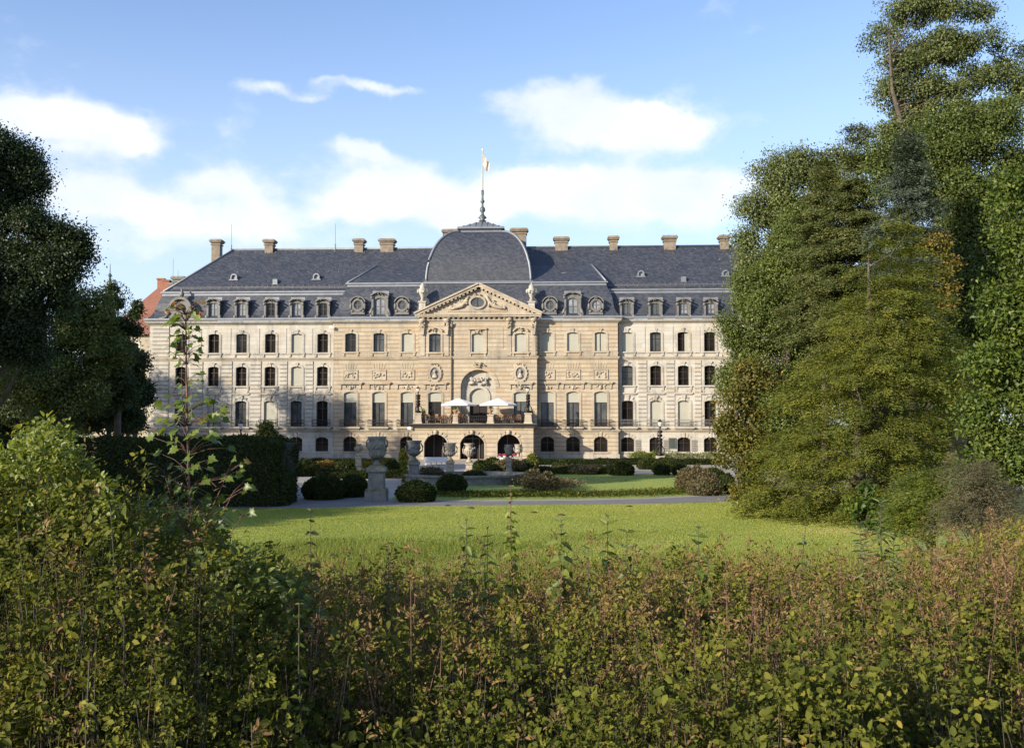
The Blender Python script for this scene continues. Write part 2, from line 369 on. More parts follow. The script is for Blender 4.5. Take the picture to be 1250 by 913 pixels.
palace = empty('palace', PAL, -YAW)
tag(palace, 'long sandstone palace with slate mansard roof, square dome and central pediment', 'palace')
DS, DC, DP = 0.75, 1.75, 6.2                     # how far the side sections, the centre and the porch stand forward of the wings
uL, a1, a2, a3, a4 = UX(181.5, 0), UX(407.4, DS), UX(510.6, DC), UX(655.5, DC), UX(754.5, DS)
uR = -uL + UX(584, 0) * 2 - 1.0
BACK = 16.0
zs1, zs0, ze0, ze1 = ZZ(438.4, 0), ZZ(526, 0), ZZ(397.5, 0), ZZ(389.5, .4)     # string course, base course, cornice bottom and top
zpl = ZZ(553, 0)

def outline(x0, x1, z0, z1, rise, n=9):
    pts = [(x0, z0), (x0, z1 - rise)]
    if rise > 1e-3:
        w = (x1 - x0) / 2; R = (w * w + rise * rise) / (2 * rise); cz = z1 - R; xm = (x0 + x1) / 2
        a = math.asin(min(1, w / R)); a = math.pi - a if rise > w else a
        for i in range(1, n): 
            q = -a + 2 * a * i / n; pts.append((xm + R * math.sin(q), cz + R * math.cos(q)))
    return pts + [(x1, z1 - rise), (x1, z0)]
def wall_panel(mb, u0, u1, z0, z1, y, holes, depth=0.42):
    xs = sorted({u0, u1} | {h[0] for h in holes} | {h[1] for h in holes}); zs = sorted({z0, z1} | {h[2] for h in holes} | {h[3] for h in holes})
    for i in range(len(xs) - 1):
        for j in range(len(zs) - 1):
            cx, cz = (xs[i] + xs[i+1]) / 2, (zs[j] + zs[j+1]) / 2
            if any(h[0] < cx < h[1] and h[2] < cz < h[3] for h in holes): continue
            mb.face([(xs[i], y, zs[j]), (xs[i+1], y, zs[j]), (xs[i+1], y, zs[j+1]), (xs[i], y, zs[j+1])])
    for (x0, x1, za, zb, rise) in holes:
        o = outline(x0, x1, za, zb, rise)
        if rise > 1e-3:
            for p, q in zip(o[1:-2], o[2:-1]): mb.face([(p[0], y, p[1]), (q[0], y, q[1]), (q[0], y, zb), (p[0], y, zb)])
        o = o + [o[0]]
        for p, q in zip(o[:-1], o[1:]): mb.face([(p[0], y, p[1]), (p[0], y + depth, p[1]), (q[0], y + depth, q[1]), (q[0], y, q[1])])
def grow(o, k):
    """outline pushed outwards by k (bottom ends stay level)"""
    n = len(o); r = []
    for i, (x, z) in enumerate(o):
        if i == 0: r.append((x - k, z)); continue
        if i == n - 1: r.append((x + k, z)); continue
        a, b = Vector(o[i-1]), Vector(o[i+1]); t = (b - a).normalized(); r.append((x - t.y * k, z + t.x * k))
    return r

def carve(mb, x, y, z, w, h, n, seed=0, dep=0.09):
    """a cluster of carved leaves and scrolls on a wall"""
    R = random.Random(seed * 31 + int(x * 10)); dep *= .75
    for i in range(n):
        a, b = R.uniform(-1, 1), R.uniform(-1, 1); s = R.uniform(0.10, 0.2) * min(w, h) + 0.03
        mb.blob((x + a * w / 2, y - dep * 0.4, z + b * h / 2), (s * R.uniform(0.7, 1.4), dep, s * R.uniform(0.7, 1.3)), 7, 4)

def sash(win, y, o, x, w, z0, z1, state, cols=2, bars=(0.68,), mat='sash'):
    """timber frame, glass and blind of one window, as pieces of it"""
    mb = MB(); inn = grow(o, -0.09); mb.ring([(p[0], max(p[1], z0 + .09)) for p in inn], o, y + 0.24, y + 0.32)
    mb.box(x - w/2, x + w/2, y + 0.24, y + 0.32, z0, z0 + 0.1)
    if cols == 2: mb.box(x - 0.05, x + 0.05, y + 0.225, y + 0.315, z0 + .1, z1 - 0.04)
    for b in bars: mb.box(x - w/2 + .08, x + w/2 - .08, y + 0.235, y + 0.305, z0 + (z1 - z0) * b - 0.035, z0 + (z1 - z0) * b + 0.035)
    mb.build('sash', M[mat], win)
    g = MB(); g.prism([(p[0], p[1] + (0.002 if k in (0, len(o)-1) else 0)) for k, p in enumerate(o)][::-1], y + 0.29, y + 0.31)
    g.build('pane', M[{'curtain': 'glass_curtain', 'grey': 'glass_curtain', 'white': 'glass_pale', 'half': 'glass_curtain', 'halfdark': 'glass'}.get(state, 'glass')], win)
    if state == 'curtainpair':
        pass
    if state in ('blind', 'blindpair', 'half', 'halfdark', 'part'):
        lo = z0 + 0.03 if state in ('blind', 'blindpair') else z0 + (z1 - z0) * 0.69
        c = MB(); p = [(q[0], max(q[1], lo)) for q in o]
        if state == 'part': p = [(x + 0.18, z0 + .03), (x + 0.18, z1 - .1), (x + w/2, z1 - .12), (x + w/2, z0 + .03)]
        if state == 'blindpair':
            c.prism([(x - w/2, lo), (x - .06, lo), (x - .06, z1 - .06), (x - w/2, z1 - .2)], y + 0.17, y + 0.2)
            c.prism([(x + .06, lo), (x + w/2, lo), (x + w/2, z1 - .2), (x + .06, z1 - .06)], y + 0.17, y + 0.2)
        else: c.prism(p[::-1], y + 0.17, y + 0.2)
        c.build('blind', M['blind'], win)

def railing(x0, x1, y, z0, h, parent, name='railing', mat='iron', step=0.14, ends=None):
    mb = MB(); n = max(2, int((x1 - x0) / step))
    mb.box(x0, x1, y - 0.03, y + 0.03, z0 + h - 0.06, z0 + h); mb.box(x0, x1, y - 0.02, y + 0.02, z0 + 0.06, z0 + 0.1)
    for i in range(n + 1):
        x = x0 + (x1 - x0) * i / n; mb.tube([(x, y, z0), (x, y, z0 + h - .05)], 0.016 if name == 'railing' else .03, 4)
    for i in range(n):
        x = x0 + (x1 - x0) * (i + .5) / n
        mb.tube([(x + 0.05 * math.cos(q), y, z0 + h * 0.5 + 0.11 * math.sin(q)) for q in [k * math.pi / 4 for k in range(9)]], 0.013, 4)
    if ends:
        for x in (x0, x1): mb.box(x - .02, x + .02, y, ends, z0 + h - .06, z0 + h); mb.box(x - .02, x + .02, y, ends, z0 + .06, z0 + .1)
    return mb.build(name, M[mat], parent)

HOLES = {}
def add_window(sec, x, w, z0, z1, rise, d, state, style, trim, bars=(0.68,), smat='sash', seed=0):
    y = -d; o = outline(x - w/2, x + w/2, z0, z1, rise)
    HOLES.setdefault(sec, []).append((x - w/2, x + w/2, z0, z1, rise))
    mb = MB()
    if style == 'base':                                     # arched basement window with fanned keystones
        for k in range(-2, 3):
            a = k * 0.30; cx, cz = x + math.sin(a) * (w * .86), z1 - w * 0.72 + math.cos(a) * w * 0.86
            t = Vector((math.sin(a), math.cos(a))); s = Vector((t.y, -t.x)); l = 0.3 if k else 0.42; b = .13
            c = Vector((cx, cz)); P = [c - s*b*.8 - t*l*.6, c + s*b*.8 - t*l*.6, c + s*b + t*l*.7, c - s*b + t*l*.7]
            mb.prism([tuple(p) for p in P], y - 0.05 - (0.05 if k == 0 else 0), y + .01)
        sill = MB(); sill.box(x - w/2 - .12, x + w/2 + .12, y - .1, y + .02, z0 - .16, z0 - .004)
    else:
        mb.ring(o, grow(o, 0.23), y - 0.075, y + 0.01)
        mb.ring(grow(o, 0.232), grow(o, 0.31), y - 0.035, y + 0.01)
        mb.box(x - w/2 - .36, x + w/2 + .36, y - .17, y + .02, z0 - .17, z0 - .004)
        for q in (-1, 1): mb.box(x + q * (w/2 + .18) - .11, x + q * (w/2 + .18) + .11, y - .12, y + .01, z0 - .5, z0 - .175)
    if style in ('top', 'mid'):
        mb.prism([(x - .12, z1 - .02), (x + .12, z1 - .02), (x + .17, z1 + .42), (x - .17, z1 + .42)], y - .15, y)
        carve(mb, x, y - .1, z1 + .36, .55, .2, 5, seed)
    if style == 'mid':                                      # apron with a moulded shelf under the sill
        mb.box(x - w/2 - .27, x + w/2 + .27, y - .06, y + .01, z0 - .82, z0 - .5)
        mb.box(x - w/2 - .42, x + w/2 + .42, y - .2, y + .02, z0 - .98, z0 - .824)
        mb.box(x - w/2 - .3, x + w/2 + .3, y - .11, y + .01, z0 - 1.09, z0 - .984)
        for q in (-1, 1): carve(mb, x + q * (w/2 + .1), y - .06, z0 - .72, .25, .2, 3, seed + 2)
    if style == 'low':
        mb.prism([(x - .13, z1 - .02), (x + .13, z1 - .02), (x + .22, z1 + .62), (x - .22, z1 + .62)], y - .17, y)
        carve(mb, x, y - .12, z1 + .3, .5, .45, 7, seed)
        for q in (-1, 1): carve(mb, x + q * .55, y - .05, z1 + .22, .3, .25, 4, seed + q)
    if style == 'piano':
        mb.box(x - w/2 - .72, x + w/2 + .72, y - .26, y + .01, z1 + .98, z1 + 1.12)
        mb.box(x - w/2 - .6, x + w/2 + .6, y - .24, y + .01, z1 + .86, z1 + .976)
        for q in (-1, 1): mb.prism([(x + q*(w/2+.42) - .1, z1 + .3), (x + q*(w/2+.42) + .1, z1 + .3), (x + q*(w/2+.42) + .13, z1 + .86), (x + q*(w/2+.42) - .13, z1 + .86)], y - .11, y)
        carve(mb, x, y - .05, z1 + .52, 1.1, .4, 12, seed, .08); mb.blob((x, y - .1, z1 + .45), (.18, .12, .24))
    if style in ('low', 'piano'):                           # shallow balcony
        mb.box(x - w/2 - .5, x + w/2 + .5, y - .55, y + .02, z0 - .22, z0 - .06)
        mb.box(x - w/2 - .38, x + w/2 + .38, y - .34, y + .02, z0 - .4, z0 - .224)
    win = mb.build('window', M[trim], palace)
    if style == 'base': sill.build('sill', M[trim], win)
    if style in ('low', 'piano'): railing(x - w/2 - .42, x + w/2 + .42, y - .48, z0 - .06, .86, win, 'railing', 'iron_grey' if trim == 'trim_pale' and x > 0 else 'iron', ends=y)
    sash(win, y, o, x, w, z0, z1, state, bars=bars, mat=smat)
    return win

# --- wing windows (left columns then right; the three last on the right stand behind the trees)
colsL = [220.4, 260.2, 294.2, 329.4, 361.8, 393.4]; colsR = [765.9, 800.5, 834.4, 866.8, 901, 934, 968]
topL = ['dark', 'dark', 'dark', 'dark', 'blind', 'dark']; topR = ['blind', 'curtain', 'part', 'dark', 'dark', 'blind', 'dark']
midL = ['dark', 'dark', 'dark', 'dark', 'blind', 'dark']; midR = ['curtain', 'dark', 'dark', 'dark', 'dark', 'dark', 'dark']
lowL = ['curtain', 'blindpair', 'curtain', 'blind', 'curtain', 'dark']; lowR = ['dark', 'blind', 'blind', 'dark', 'blind', 'dark', 'dark']
rows = dict(top=(ZZ(430.8, 0), ZZ(407.6, 0)), mid=(ZZ(471.3, 0), ZZ(447.6, 0)), low=(ZZ(520.5, 0), ZZ(489.4, 0)), base=(ZZ(550.8, 0), ZZ(533.2, 0)))
WW = 1.26
for cols, tt, mm, ll, sec in ((colsL, topL, midL, lowL, 'wl'), (colsR, topR, midR, lowR, 'wr')):
    for i, px in enumerate(cols):
        x = UX(px, 0)
        add_window(sec, x, WW, *rows['top'], 0.12, 0, tt[i], 'top', 'trim_pale', (0.66,), seed=i)
        add_window(sec, x, WW, *rows['mid'], 0.16, 0, mm[i], 'mid', 'trim_pale', (0.35, 0.68), seed=i + 9)
        add_window(sec, x, WW + .06, *rows['low'], 0.16, 0, ll[i], 'low', 'trim_pale', (0.7,), seed=i + 19)
        b = add_window(sec, x, 1.5, *rows['base'], 0.3, 0, 'dark', 'base', 'trim_pale', (0.6,))
        if sec == 'wr':                                     # open iron grilles folded back beside the basement windows
            g = MB(); gx = x + .80
            for k in range(6): g.box(gx + k*.115, gx + k*.115 + .03, -.14, -.11, rows['base'][0] + .1, rows['base'][1] - .25)
            for k in range(5):
                zz = rows['base'][0] + .12 + k * .27
                g.box(gx, gx + .6, -.145, -.105, zz, zz + .03)
            g.build('grille', M['iron_grey'], b)
# --- section windows
zt0, zt1 = ZZ(430, DS), ZZ(407.4, DS); zp0, zp1 = ZZ(520.5, DS), ZZ(478.5, DS); zb0, zb1 = ZZ(551, DS), ZZ(532.4, DS)
for cols, tt, sec in (([427.6, 462.2, 496.8], ['dark', 'curtain', 'blind'], 'sl'), ([668.1, 699.2, 733.1], ['blind', 'blind', 'blindpair'], 'sr')):
    for i, px in enumerate(cols):
        x = UX(px, DS)
        add_window(sec, x, 1.27, zt0, zt1, 0.12, DS, tt[i], 'top', 'trim_warm', (0.66,), seed=i + 40)
        add_window(sec, x, 1.46, zp0, zp1, 0.2, DS, 'half', 'piano', 'trim_warm', (0.69,), seed=i + 50)
        add_window(sec, x, 1.55, zb0, zb1, 0.42, DS, 'dark', 'base', 'trim_warm', (0.6,))
        # relief panel with fanned voussoirs above
        p = MB(); zc = ZZ(458, DS); y = -DS
        p.box(x - .78, x + .78, y - .05, y + .01, zc - .5, zc + .5)
        for (q0, q1, r0, r1) in ((-.86, .86, .5, .6), (-.86, .86, -.6, -.5), (-.86, -.76, -.5, .5), (.76, .86, -.5, .5)): p.box(x + q0, x + q1, y - .1, y + .01, zc + r0, zc + r1)
        carve(p, x, y - .08, zc, 1.2, .6, 14, i + 60, .1)
        for k in (-2, -1, 0, 1, 2): p.prism([(x + k*.26 - .06, zc + .62), (x + k*.26 + .06, zc + .62), (x + k*.34 + .09, zc + 1.3), (x + k*.34 - .09, zc + 1.3)], y - .035, y)
        p.build('relief_panel', M['trim_warm'], palace)
# --- centre windows
zt0c, zt1c = ZZ(430, DC, 580), ZZ(407, DC, 580)
for i, (px, st) in enumerate(((530.6, 'curtain'), (582.8, 'blind'), (635.4, 'blind'))):
    x = UX(px, DC); w = add_window('c', x, 1.32, zt0c, zt1c, 0.12, DC, st, 'top', 'trim_warm', (0.66,), seed=i + 70)
    h = MB(); y = -DC
    if i == 1: h.box(x - 1.05, x + 1.05, y - .26, y, zt1c + .42, zt1c + .62); carve(h, x, y - .12, zt1c + .25, .8, .3, 9, 3, .14); [h.box(x + q*.95 - .12, x + q*.95 + .12, y - .14, y, zt0c - .1, zt1c + .415) for q in (-1, 1)]
    else: h.ring(outline(x - .78, x + .78, zt1c + .1, zt1c + .62, .45)[1:-1], grow(outline(x - .78, x + .78, zt1c + .1, zt1c + .62, .45), .16)[1:-1], y - .28, y); carve(h, x, y - .14, zt1c + .42, .7, .35, 9, i, .16)
    h.build('window_hood', M['trim_warm'], palace)
zd0, zdm = 4.05, ZZ(478.5, DC, 580)
for i, px in enumerate((530.8, 635.2)):
    x = UX(px, DC)
    add_window('c', x, 1.5, zd0, zdm, 0.18, DC, 'halfdark' if i == 0 else 'half', 'piano', 'trim_warm', (0.69,), seed=i + 80)
    md = MB(); zc = ZZ(456, DC, 580); y = -DC                # oval medallion with a bust
    circ = lambda a, b: [(x + a * math.cos(q), zc + b * math.sin(q)) for q in [-math.pi/2 - k * 2 * math.pi / 20 for k in range(21)]]
    md.ring(circ(.52, .7), circ(.78, .98), y - .16, y + .01)
    for k in range(16):
        q = 2 * math.pi * k / 16; md.blob((x + .82 * math.cos(q), y - .06, zc + 1.02 * math.sin(q)), (.12, .08, .12), 6, 4)
    carve(md, x, y - .1, zc - 1.25, 1.3, .35, 12, i, .12); carve(md, x, y - .1, zc + 1.1, .9, .2, 7, i + 3, .14)
    md = md.build('medallion', M['trim_warm'], palace)
    bk = MB(); bk.prism(circ(.54, .72)[:-1], y - .03, y + .01); bk.build('medallion_ground', M['urn_grey'], md)
    bu = MB(); bu.lathe((x, y - .12, zc - .52), [(.3, 0), (.33, .12), (.2, .42), (.1, .52), (.11, .62)], 10, sq=(1, .5)); bu.blob((x, y - .16, zc + .26), (.15, .14, .2)); bu.build('bust', M['urn_pale'], md)
# --- the great niche and its door
xn = UX(583.7, DC); wn_ = 4.0; zn1 = ZZ(451.3, DC, 580)
HOLES['c'].append((xn - wn_/2, xn + wn_/2, 4.03, zn1, wn_/2 - .01))
n = MB(); yN = -DC + .6
dz1 = ZZ(474, DC - .6, 580); dw = 2.05
wall_panel(n, xn - wn_/2, xn + wn_/2, 4.03, zn1, yN, [(xn - dw/2, xn + dw/2, 4.03, dz1, .75)], .4)
n.ring(outline(xn - dw/2, xn + dw/2, 4.03, dz1, .75), grow(outline(xn - dw/2, xn + dw/2, 4.03, dz1, .75), .32), yN - .14, yN)
carve(n, xn, yN - .12, dz1 + .75, 2.2, .8, 26, 5, .25)
for q in (-1, 1): n.blob((xn + q * .75, yN - .3, dz1 + .62), (.34, .2, .2)); n.blob((xn + q * .4, yN - .28, dz1 + .92), (.15, .15, .17))
niche = n.build('niche', M['trim_pale'], palace)
ar = MB(); o = outline(xn - wn_/2, xn + wn_/2, 4.03, zn1, wn_/2 - .01, 18); ar.ring(o[1:-1], grow(o, .4)[1:-1], -DC - .05, -DC + .01)
carve(ar, xn, -DC - .14, zn1 + .55, 1.5, .55, 18, 8, .2); ar.build('niche_arch', M['stone_warm'], palace)
dr = MB(); yD = yN + .2; dr.box(xn - dw/2, xn + dw/2, yD + .06, yD + .1, 4.03, 6.6); dr = dr.build('door', M['interior'], niche)
fr = MB(); [fr.box(xn + q - .05, xn + q + .05, yD, yD + .055, 4.03, 6.6) for q in (-dw/2 + .05, 0, dw/2 - .05)]; fr.build('door_frame', M['sash'], niche)
bl = MB(); bl.prism([(max(xn - dw/2, min(xn + dw/2, p[0])), max(p[1], ZZ(494, DC - 1, 580))) for p in outline(xn - dw/2, xn + dw/2, 4.03, dz1, .75)][::-1], yD - .06, yD - .02); bl.build('blind', M['blind'], niche)

# --- walls
def sides(mb, u0, u1, y0, y1, z0, z1):
    for u in (u0, u1): mb.face([(u, y0, z0), (u, y1, z0), (u, y1, z1), (u, y0, z1)])
zcT = ZZ(386, DC, 580)
for sec, u0, u1, d, mat in (('wl', uL, a1, 0, 'stone_flat'), ('sl', a1, a2, DS, 'stone_warm'), ('sr', a3, a4, DS, 'stone_warm'), ('wr', a4, uR, 0, 'stone_flat'), ('c', a2, a3, DC, 'stone_warm')):
    mb = MB(); wall_panel(mb, u0, u1, zpl - .3, ze0 + .3 if sec != 'c' else zcT, -d, HOLES[sec])
    if d: sides(mb, u0, u1, -d, 0 if sec != 'c' else -DS, zpl - .3, ze0 + .3 if sec != 'c' else zcT)
    if sec == 'c': sides(mb, u0, u1, -DS, 2.0, ze1, zcT)
    mb.build('wall', M[mat], palace)
mb = MB()
mb.face([(uL, 0, 0), (uL, BACK, 0), (uL, BACK, ze0 + .3), (uL, 0, ze0 + .3)]); mb.face([(uR, 0, 0), (uR, BACK, 0), (uR, BACK, ze0 + .3), (uR, 0, ze0 + .3)])
mb.face([(uL, BACK, 0), (uR, BACK, 0), (uR, BACK, ze0 + .3), (uL, BACK, ze0 + .3)])
mb.build('side_wall', M['stone_pale'], palace)
mb = MB(); path = [(uL, BACK), (uL, 0), (a1, 0), (a1, -DS), (a2, -DS), (a2, -DC), (a3, -DC), (a3, -DS), (a4, -DS), (a4, 0), (uR, 0), (uR, BACK)]
mb.sweep(path, [(.002, -.2), (.14, -.2), (.14, zpl - .12), (.1, zpl - .04), (.002, zpl)]); mb.build('plinth', M['plinth'], palace)
mb = MB(); sc = lambda z: [(.002, z - .17), (.1, z - .15), (.13, z), (.22, z + .03), (.22, z + .1), (.002, z + .16)]
mb.sweep(path, sc(zs1)); mb.sweep(path, [(.002, zs0 - .14), (.12, zs0 - .1), (.15, zs0 + .02), (.24, zs0 + .05), (.24, zs0 + .14), (.06, zs0 + .2), (.002, zs0 + .28)])
mb.sweep(path, [(.002, rows['top'][0] - .24), (.05, rows['top'][0] - .23), (.05, rows['top'][0] - .12), (.002, rows['top'][0] - .1)])
mb.build('string_course', M['trim_warm'], palace)
corn = lambda b, t, k=1: [(.003, b), (.08 * k, b + .05), (.12 * k, b + (t-b)*.3), (.3 * k, b + (t-b)*.36), (.42 * k, b + (t-b)*.6), (.46 * k, b + (t-b)*.8), (.003, b + (t-b)*.84)]
pl, pr = [(uL, BACK), (uL, 0), (a1, 0), (a1, -DS), (a2, -DS)], [(a3, -DS), (a4, -DS), (a4, 0), (uR, 0), (uR, BACK)]
mb = MB()
for p in (pl, pr): mb.sweep(p, corn(ze0, ze1 - .1))
mb.build('cornice', M['trim_pale'], palace)
mb = MB()
for p in (pl, pr): mb.sweep(p, [(.2, ze1 - .17), (.5, ze1 - .17), (.54, ze1 - .02), (.54, ze1 + .1), (.44, ze1 + .1), (.2, ze1 + .02)])
mb.build('gutter', M['zinc'], palace)
# banded pilasters and corner quoins of the wings
def strip(x0, x1, z0, z1, y, dp=.09, c=.47):
    mb = MB()
    k = math.floor(z0 / c)
    while k * c < z1:
        lo, hi = max(z0, k * c + .03), min(z1, (k + 1) * c - .03)
        if hi > lo + .05: mb.box(x0, x1, y - dp, y + .005, lo, hi)
        k += 1
    mb.build('pilaster', M['stone_pale'], palace)
gapsL = [(185, 205.5), (232, 247), (270, 283), (305, 318.5), (341, 350.5), (372.5, 382)]
gapsR = [(779, 789.5), (813.5, 823.5), (848, 856), (879, 889), (912, 922), (946, 956)]
for (p0, p1) in gapsL + gapsR:
    strip(UX(p0, 0), UX(p1, 0), zs0 + .3, zs1 - .2, 0)
for (p0, p1) in [(185, 205.5)]: strip(UX(p0, 0), UX(p1, 0), zs1 + .2, ze0, 0)
strip(uR - 2.2, uR - .3, zs0 + .3, zs1 - .2, 0); strip(uR - 2.2, uR - .3, zs1 + .2, ze0, 0)
                                                   # smooth panels between the top-floor windows
for g0, g1 in [(235, 245), (274, 281), (309, 316), (344, 349), (375, 381), (781, 788), (815, 822), (849, 855)]:
    x0, x1 = UX(g0, 0), UX(g1, 0); mb = MB(); mb.box(x0, x1, -.05, .005, zs1 + .5, ze0 - .35); mb.build('wall_panel', M['stone_flat'], palace)
mb = MB()                                                    # pilaster strips of the centre and its scrolled consoles
for px, w in ((515.5, .55), (545, .5), (621.5, .5), (651.5, .45)):
    x = UX(px, DC); mb = MB(); mb.box(x - w/2, x + w/2, -DC - .1, -DC + .005, zs1 + .2, zcT - 1.9)
    z = zcT - .25
    mb.prism([(x - .34, z), (x - .26, z - .9), (x - .15, z - 1.9), (x + .15, z - 1.9), (x + .26, z - .9), (x + .34, z)], -DC - .32, -DC)
    carve(mb, x, -DC - .34, z - .6, .5, 1.0, 9, int(px), .16); mb.blob((x, -DC - .36, z - .2), (.36, .2, .22)); mb.build('console', M['trim_warm'], palace)
for q0, q1 in ((554.5, 575), (592, 614.5)): mb = MB(); mb.box(UX(q0, DC), UX(q1, DC), -DC - .04, -DC, zs1 + 1.0, zcT - 1.3); mb.build('wall_panel', M['stone_warm'], palace)
for px, d in ((407.2, DS), (755.6, DS), (551.4, DC)):
    x = UX(px, d) + (.12 if px > 700 else -.12 if px < 500 else 0); y = -.12 if px != 551.4 else -DC - .13
    mb = MB(); zlo = .6 if px != 551.4 else 4.0
    mb.tube([(x, y, zlo), (x, y, ze0 - .2), (x, y - .3, ze0 + .1)], .075, 6)
    for z in (2.6, 4.6, 8, 11, 14): mb.lathe((x, y, z), [(.1, 0), (.1, .08)], 6)
    mb.lathe((x, y, ze0 - .6), [(.1, 0), (.2, .25), (.22, .5)], 8); 
    if px < 500: mb.lathe((x, y, 0), [(.18, 0), (.2, .9), (.12, 1.3)], 8)
    mb.build('downpipe', M['pipe_dark' if px == 551.4 else 'pipe'], palace)

# --- roofs
sl_, le = MB(), MB()
zbw, zbs = ZZ(357.5, -1.3), ZZ(347.6, -1.2, 470); zr = ZZ(305.3, -8, 300); zr2 = zr
mans = lambda zb, setb: [(.45, ze1 + .02), (.2, ze1 + .18), (-.12, ze1 + .55), (-.36, ze1 + 1.05), (-.62, ze1 + (zb - ze1) * .6), (-setb, zb)]
pw = [(uL, BACK), (uL, 0), (uR, 0), (uR, BACK)]
def wsweep(mb, path, prof): 
    mb.sweep(path, prof)
wsweep(sl_, pw, mans(zbw, 1.15)); ps = [(a1, 5.0), (a1, -DS), (a4, -DS), (a4, 5.0)]; wsweep(sl_, ps, mans(zbs, 1.35))
band = lambda z, s: [(-s - .1, z - .5), (-s + .14, z - .44), (-s + .14, z - .1), (-s + .3, z - .04), (-s + .3, z + .12), (-s - .1, z + .14)]
wsweep(le, pw, band(zbw, 1.15)); wsweep(le, ps, band(zbs, 1.35))
xl, xr = UX(283, -8), None
hx = xl - uL; xr = uR - hx; sb = 1.1
A, B, C, D = (uL + sb, sb, zbw + .12), (uR - sb, sb, zbw + .12), (uR - sb, BACK - sb, zbw + .12), (uL + sb, BACK - sb, zbw + .12)
RL, RR = (xl, 8, zr), (xr, 8, zr2)
sl_.face([A, B, RR, RL]); sl_.face([C, D, RL, RR]); sl_.face([D, A, RL]); sl_.face([B, C, RR])
s0 = 1.25; y0s = -DS + s0; yt, zt = 4.9, ZZ(332.5, -4.9, 458)
slope = (zr - zbw) / (8 - sb); on = lambda y: zbw + .12 + (y - sb) * slope + .03
for q in (1, -1):
    xe = a1 + s0 if q == 1 else a4 - s0; xi = UX(459, -4.9) if q == 1 else UX(723, -4.9)
    le.tube([(xe, y0s, zbs + .18), (xi, yt, on(yt) + .02)], .11, 6)
    ys = (zbs + .12 - zbw - .12) / slope + sb
    sl_.face([(xe, y0s, zbs + .12), (xe, ys, zbs + .12), (xi, yt, on(yt))])
xi0, xi1 = UX(459, -4.9), UX(723, -4.9)
sl_.face([(a1 + s0, y0s, zbs + .12), (a4 - s0, y0s, zbs + .12), (xi1, yt, on(yt)), (xi0, yt, on(yt))])
roof = sl_.build('roof', M['slate'], palace)
for (p, q) in ((A, RL), (B, RR), (RL, RR), (D, RL), (C, RR)): le.tube([(*p[:2], p[2] + .05), (*q[:2], q[2] + .05)], .13, 6)
for zz in (zbw + .9, zbw + 2.9, zr - .45):                   # rows of snow hooks
    y = sb + (zz - zbw) / slope
    for k in range(110): le.box(uL + 9 + k * .62, uL + 9.06 + k * .62, y - .12, y - .03, zz - .02, zz + .07) if zz < zbw + 1.5 or k % 2 == 0 else None
le.build('roof_flashing', M['zinc'], roof)
mb = MB()
for (x0, x1) in ((uL + 2.2, a1 + 2), (a4 - 2, uR - 2.2)):
    mb = MB(); y = sb + .35 / slope; z = zbw + .55; mb.box(x0, x1, y - .04, y, z + .12, z + .17); mb.box(x0, x1, y - .04, y, z - .02, z + .02)
    k = x0
    while k < x1: mb.box(k, k + .04, y - .03, y + .01, z - .1, z + .17); k += 1.1
    mb.build('snow_guard', M['iron_grey'], roof)

def chimney(px0, px1, py_top, py_bot, d, mat='chimney', name='chimney'):
    x0, x1 = UX(px0, d, 300), UX(px1, d, 300); zt = ZZ(py_top, d, (px0 + px1) / 2); zb = ZZ(py_bot, d, (px0 + px1) / 2) - 1.6; w = x1 - x0; y = -d
    mb = MB(); h = .55; mb.box(x0 + .16, x1 - .16, y - h, y + h, zb, zt - .45)
    for (g, z0, z1) in ((.06, zt - .75, zt - .62), (.0, zt - .45, zt - .3), (-.1, zt - .3, zt - .12), (.02, zt - .12, zt)):
        mb.box(x0 + g, x1 - g, y - h - .16 + g, y + h + .16 - g, z0 + .002, z1)
    return mb.build(name, M[mat], roof)
for a in ((258.5, 271.5, 293, 322, -9), (323, 336, 293, 306, -8), (432, 445.5, 292.3, 304, -8), (463.5, 482.5, 292.3, 304, -8), (540.5, 560.5, 280.8, 304, -9),
          (623.5, 644, 279.5, 304, -9), (676, 694.5, 290, 303, -8), (742.5, 755, 289, 302, -8), (808.5, 826, 288.3, 301, -8), (877, 890.5, 288, 301, -8), (938, 955, 287, 301, -8)): chimney(*a)
chimney(212, 227.5, 338, 351, -14, 'urn_grey'); chimney(209.5, 214, 346, 353, -13.6, 'urn_grey')
for px, pt, pb in ((282.5, 272, 306), (409.3, 271, 305), (211.8, 314, 350), (218, 328, 350)):
    d = -8 if px > 250 else -14; x = UX(px, d, 300); mb = MB(); zb, zt = ZZ(pb, d, px), ZZ(pt, d, px)
    mb.lathe((x, -d, zb - .2), [(.16, 0), (.2, .25), (.07, .5), (.09, .8), (.03, 1.0), (.022, zt - zb)], 6); mb.build('lightning_rod', M['iron_grey'], roof)
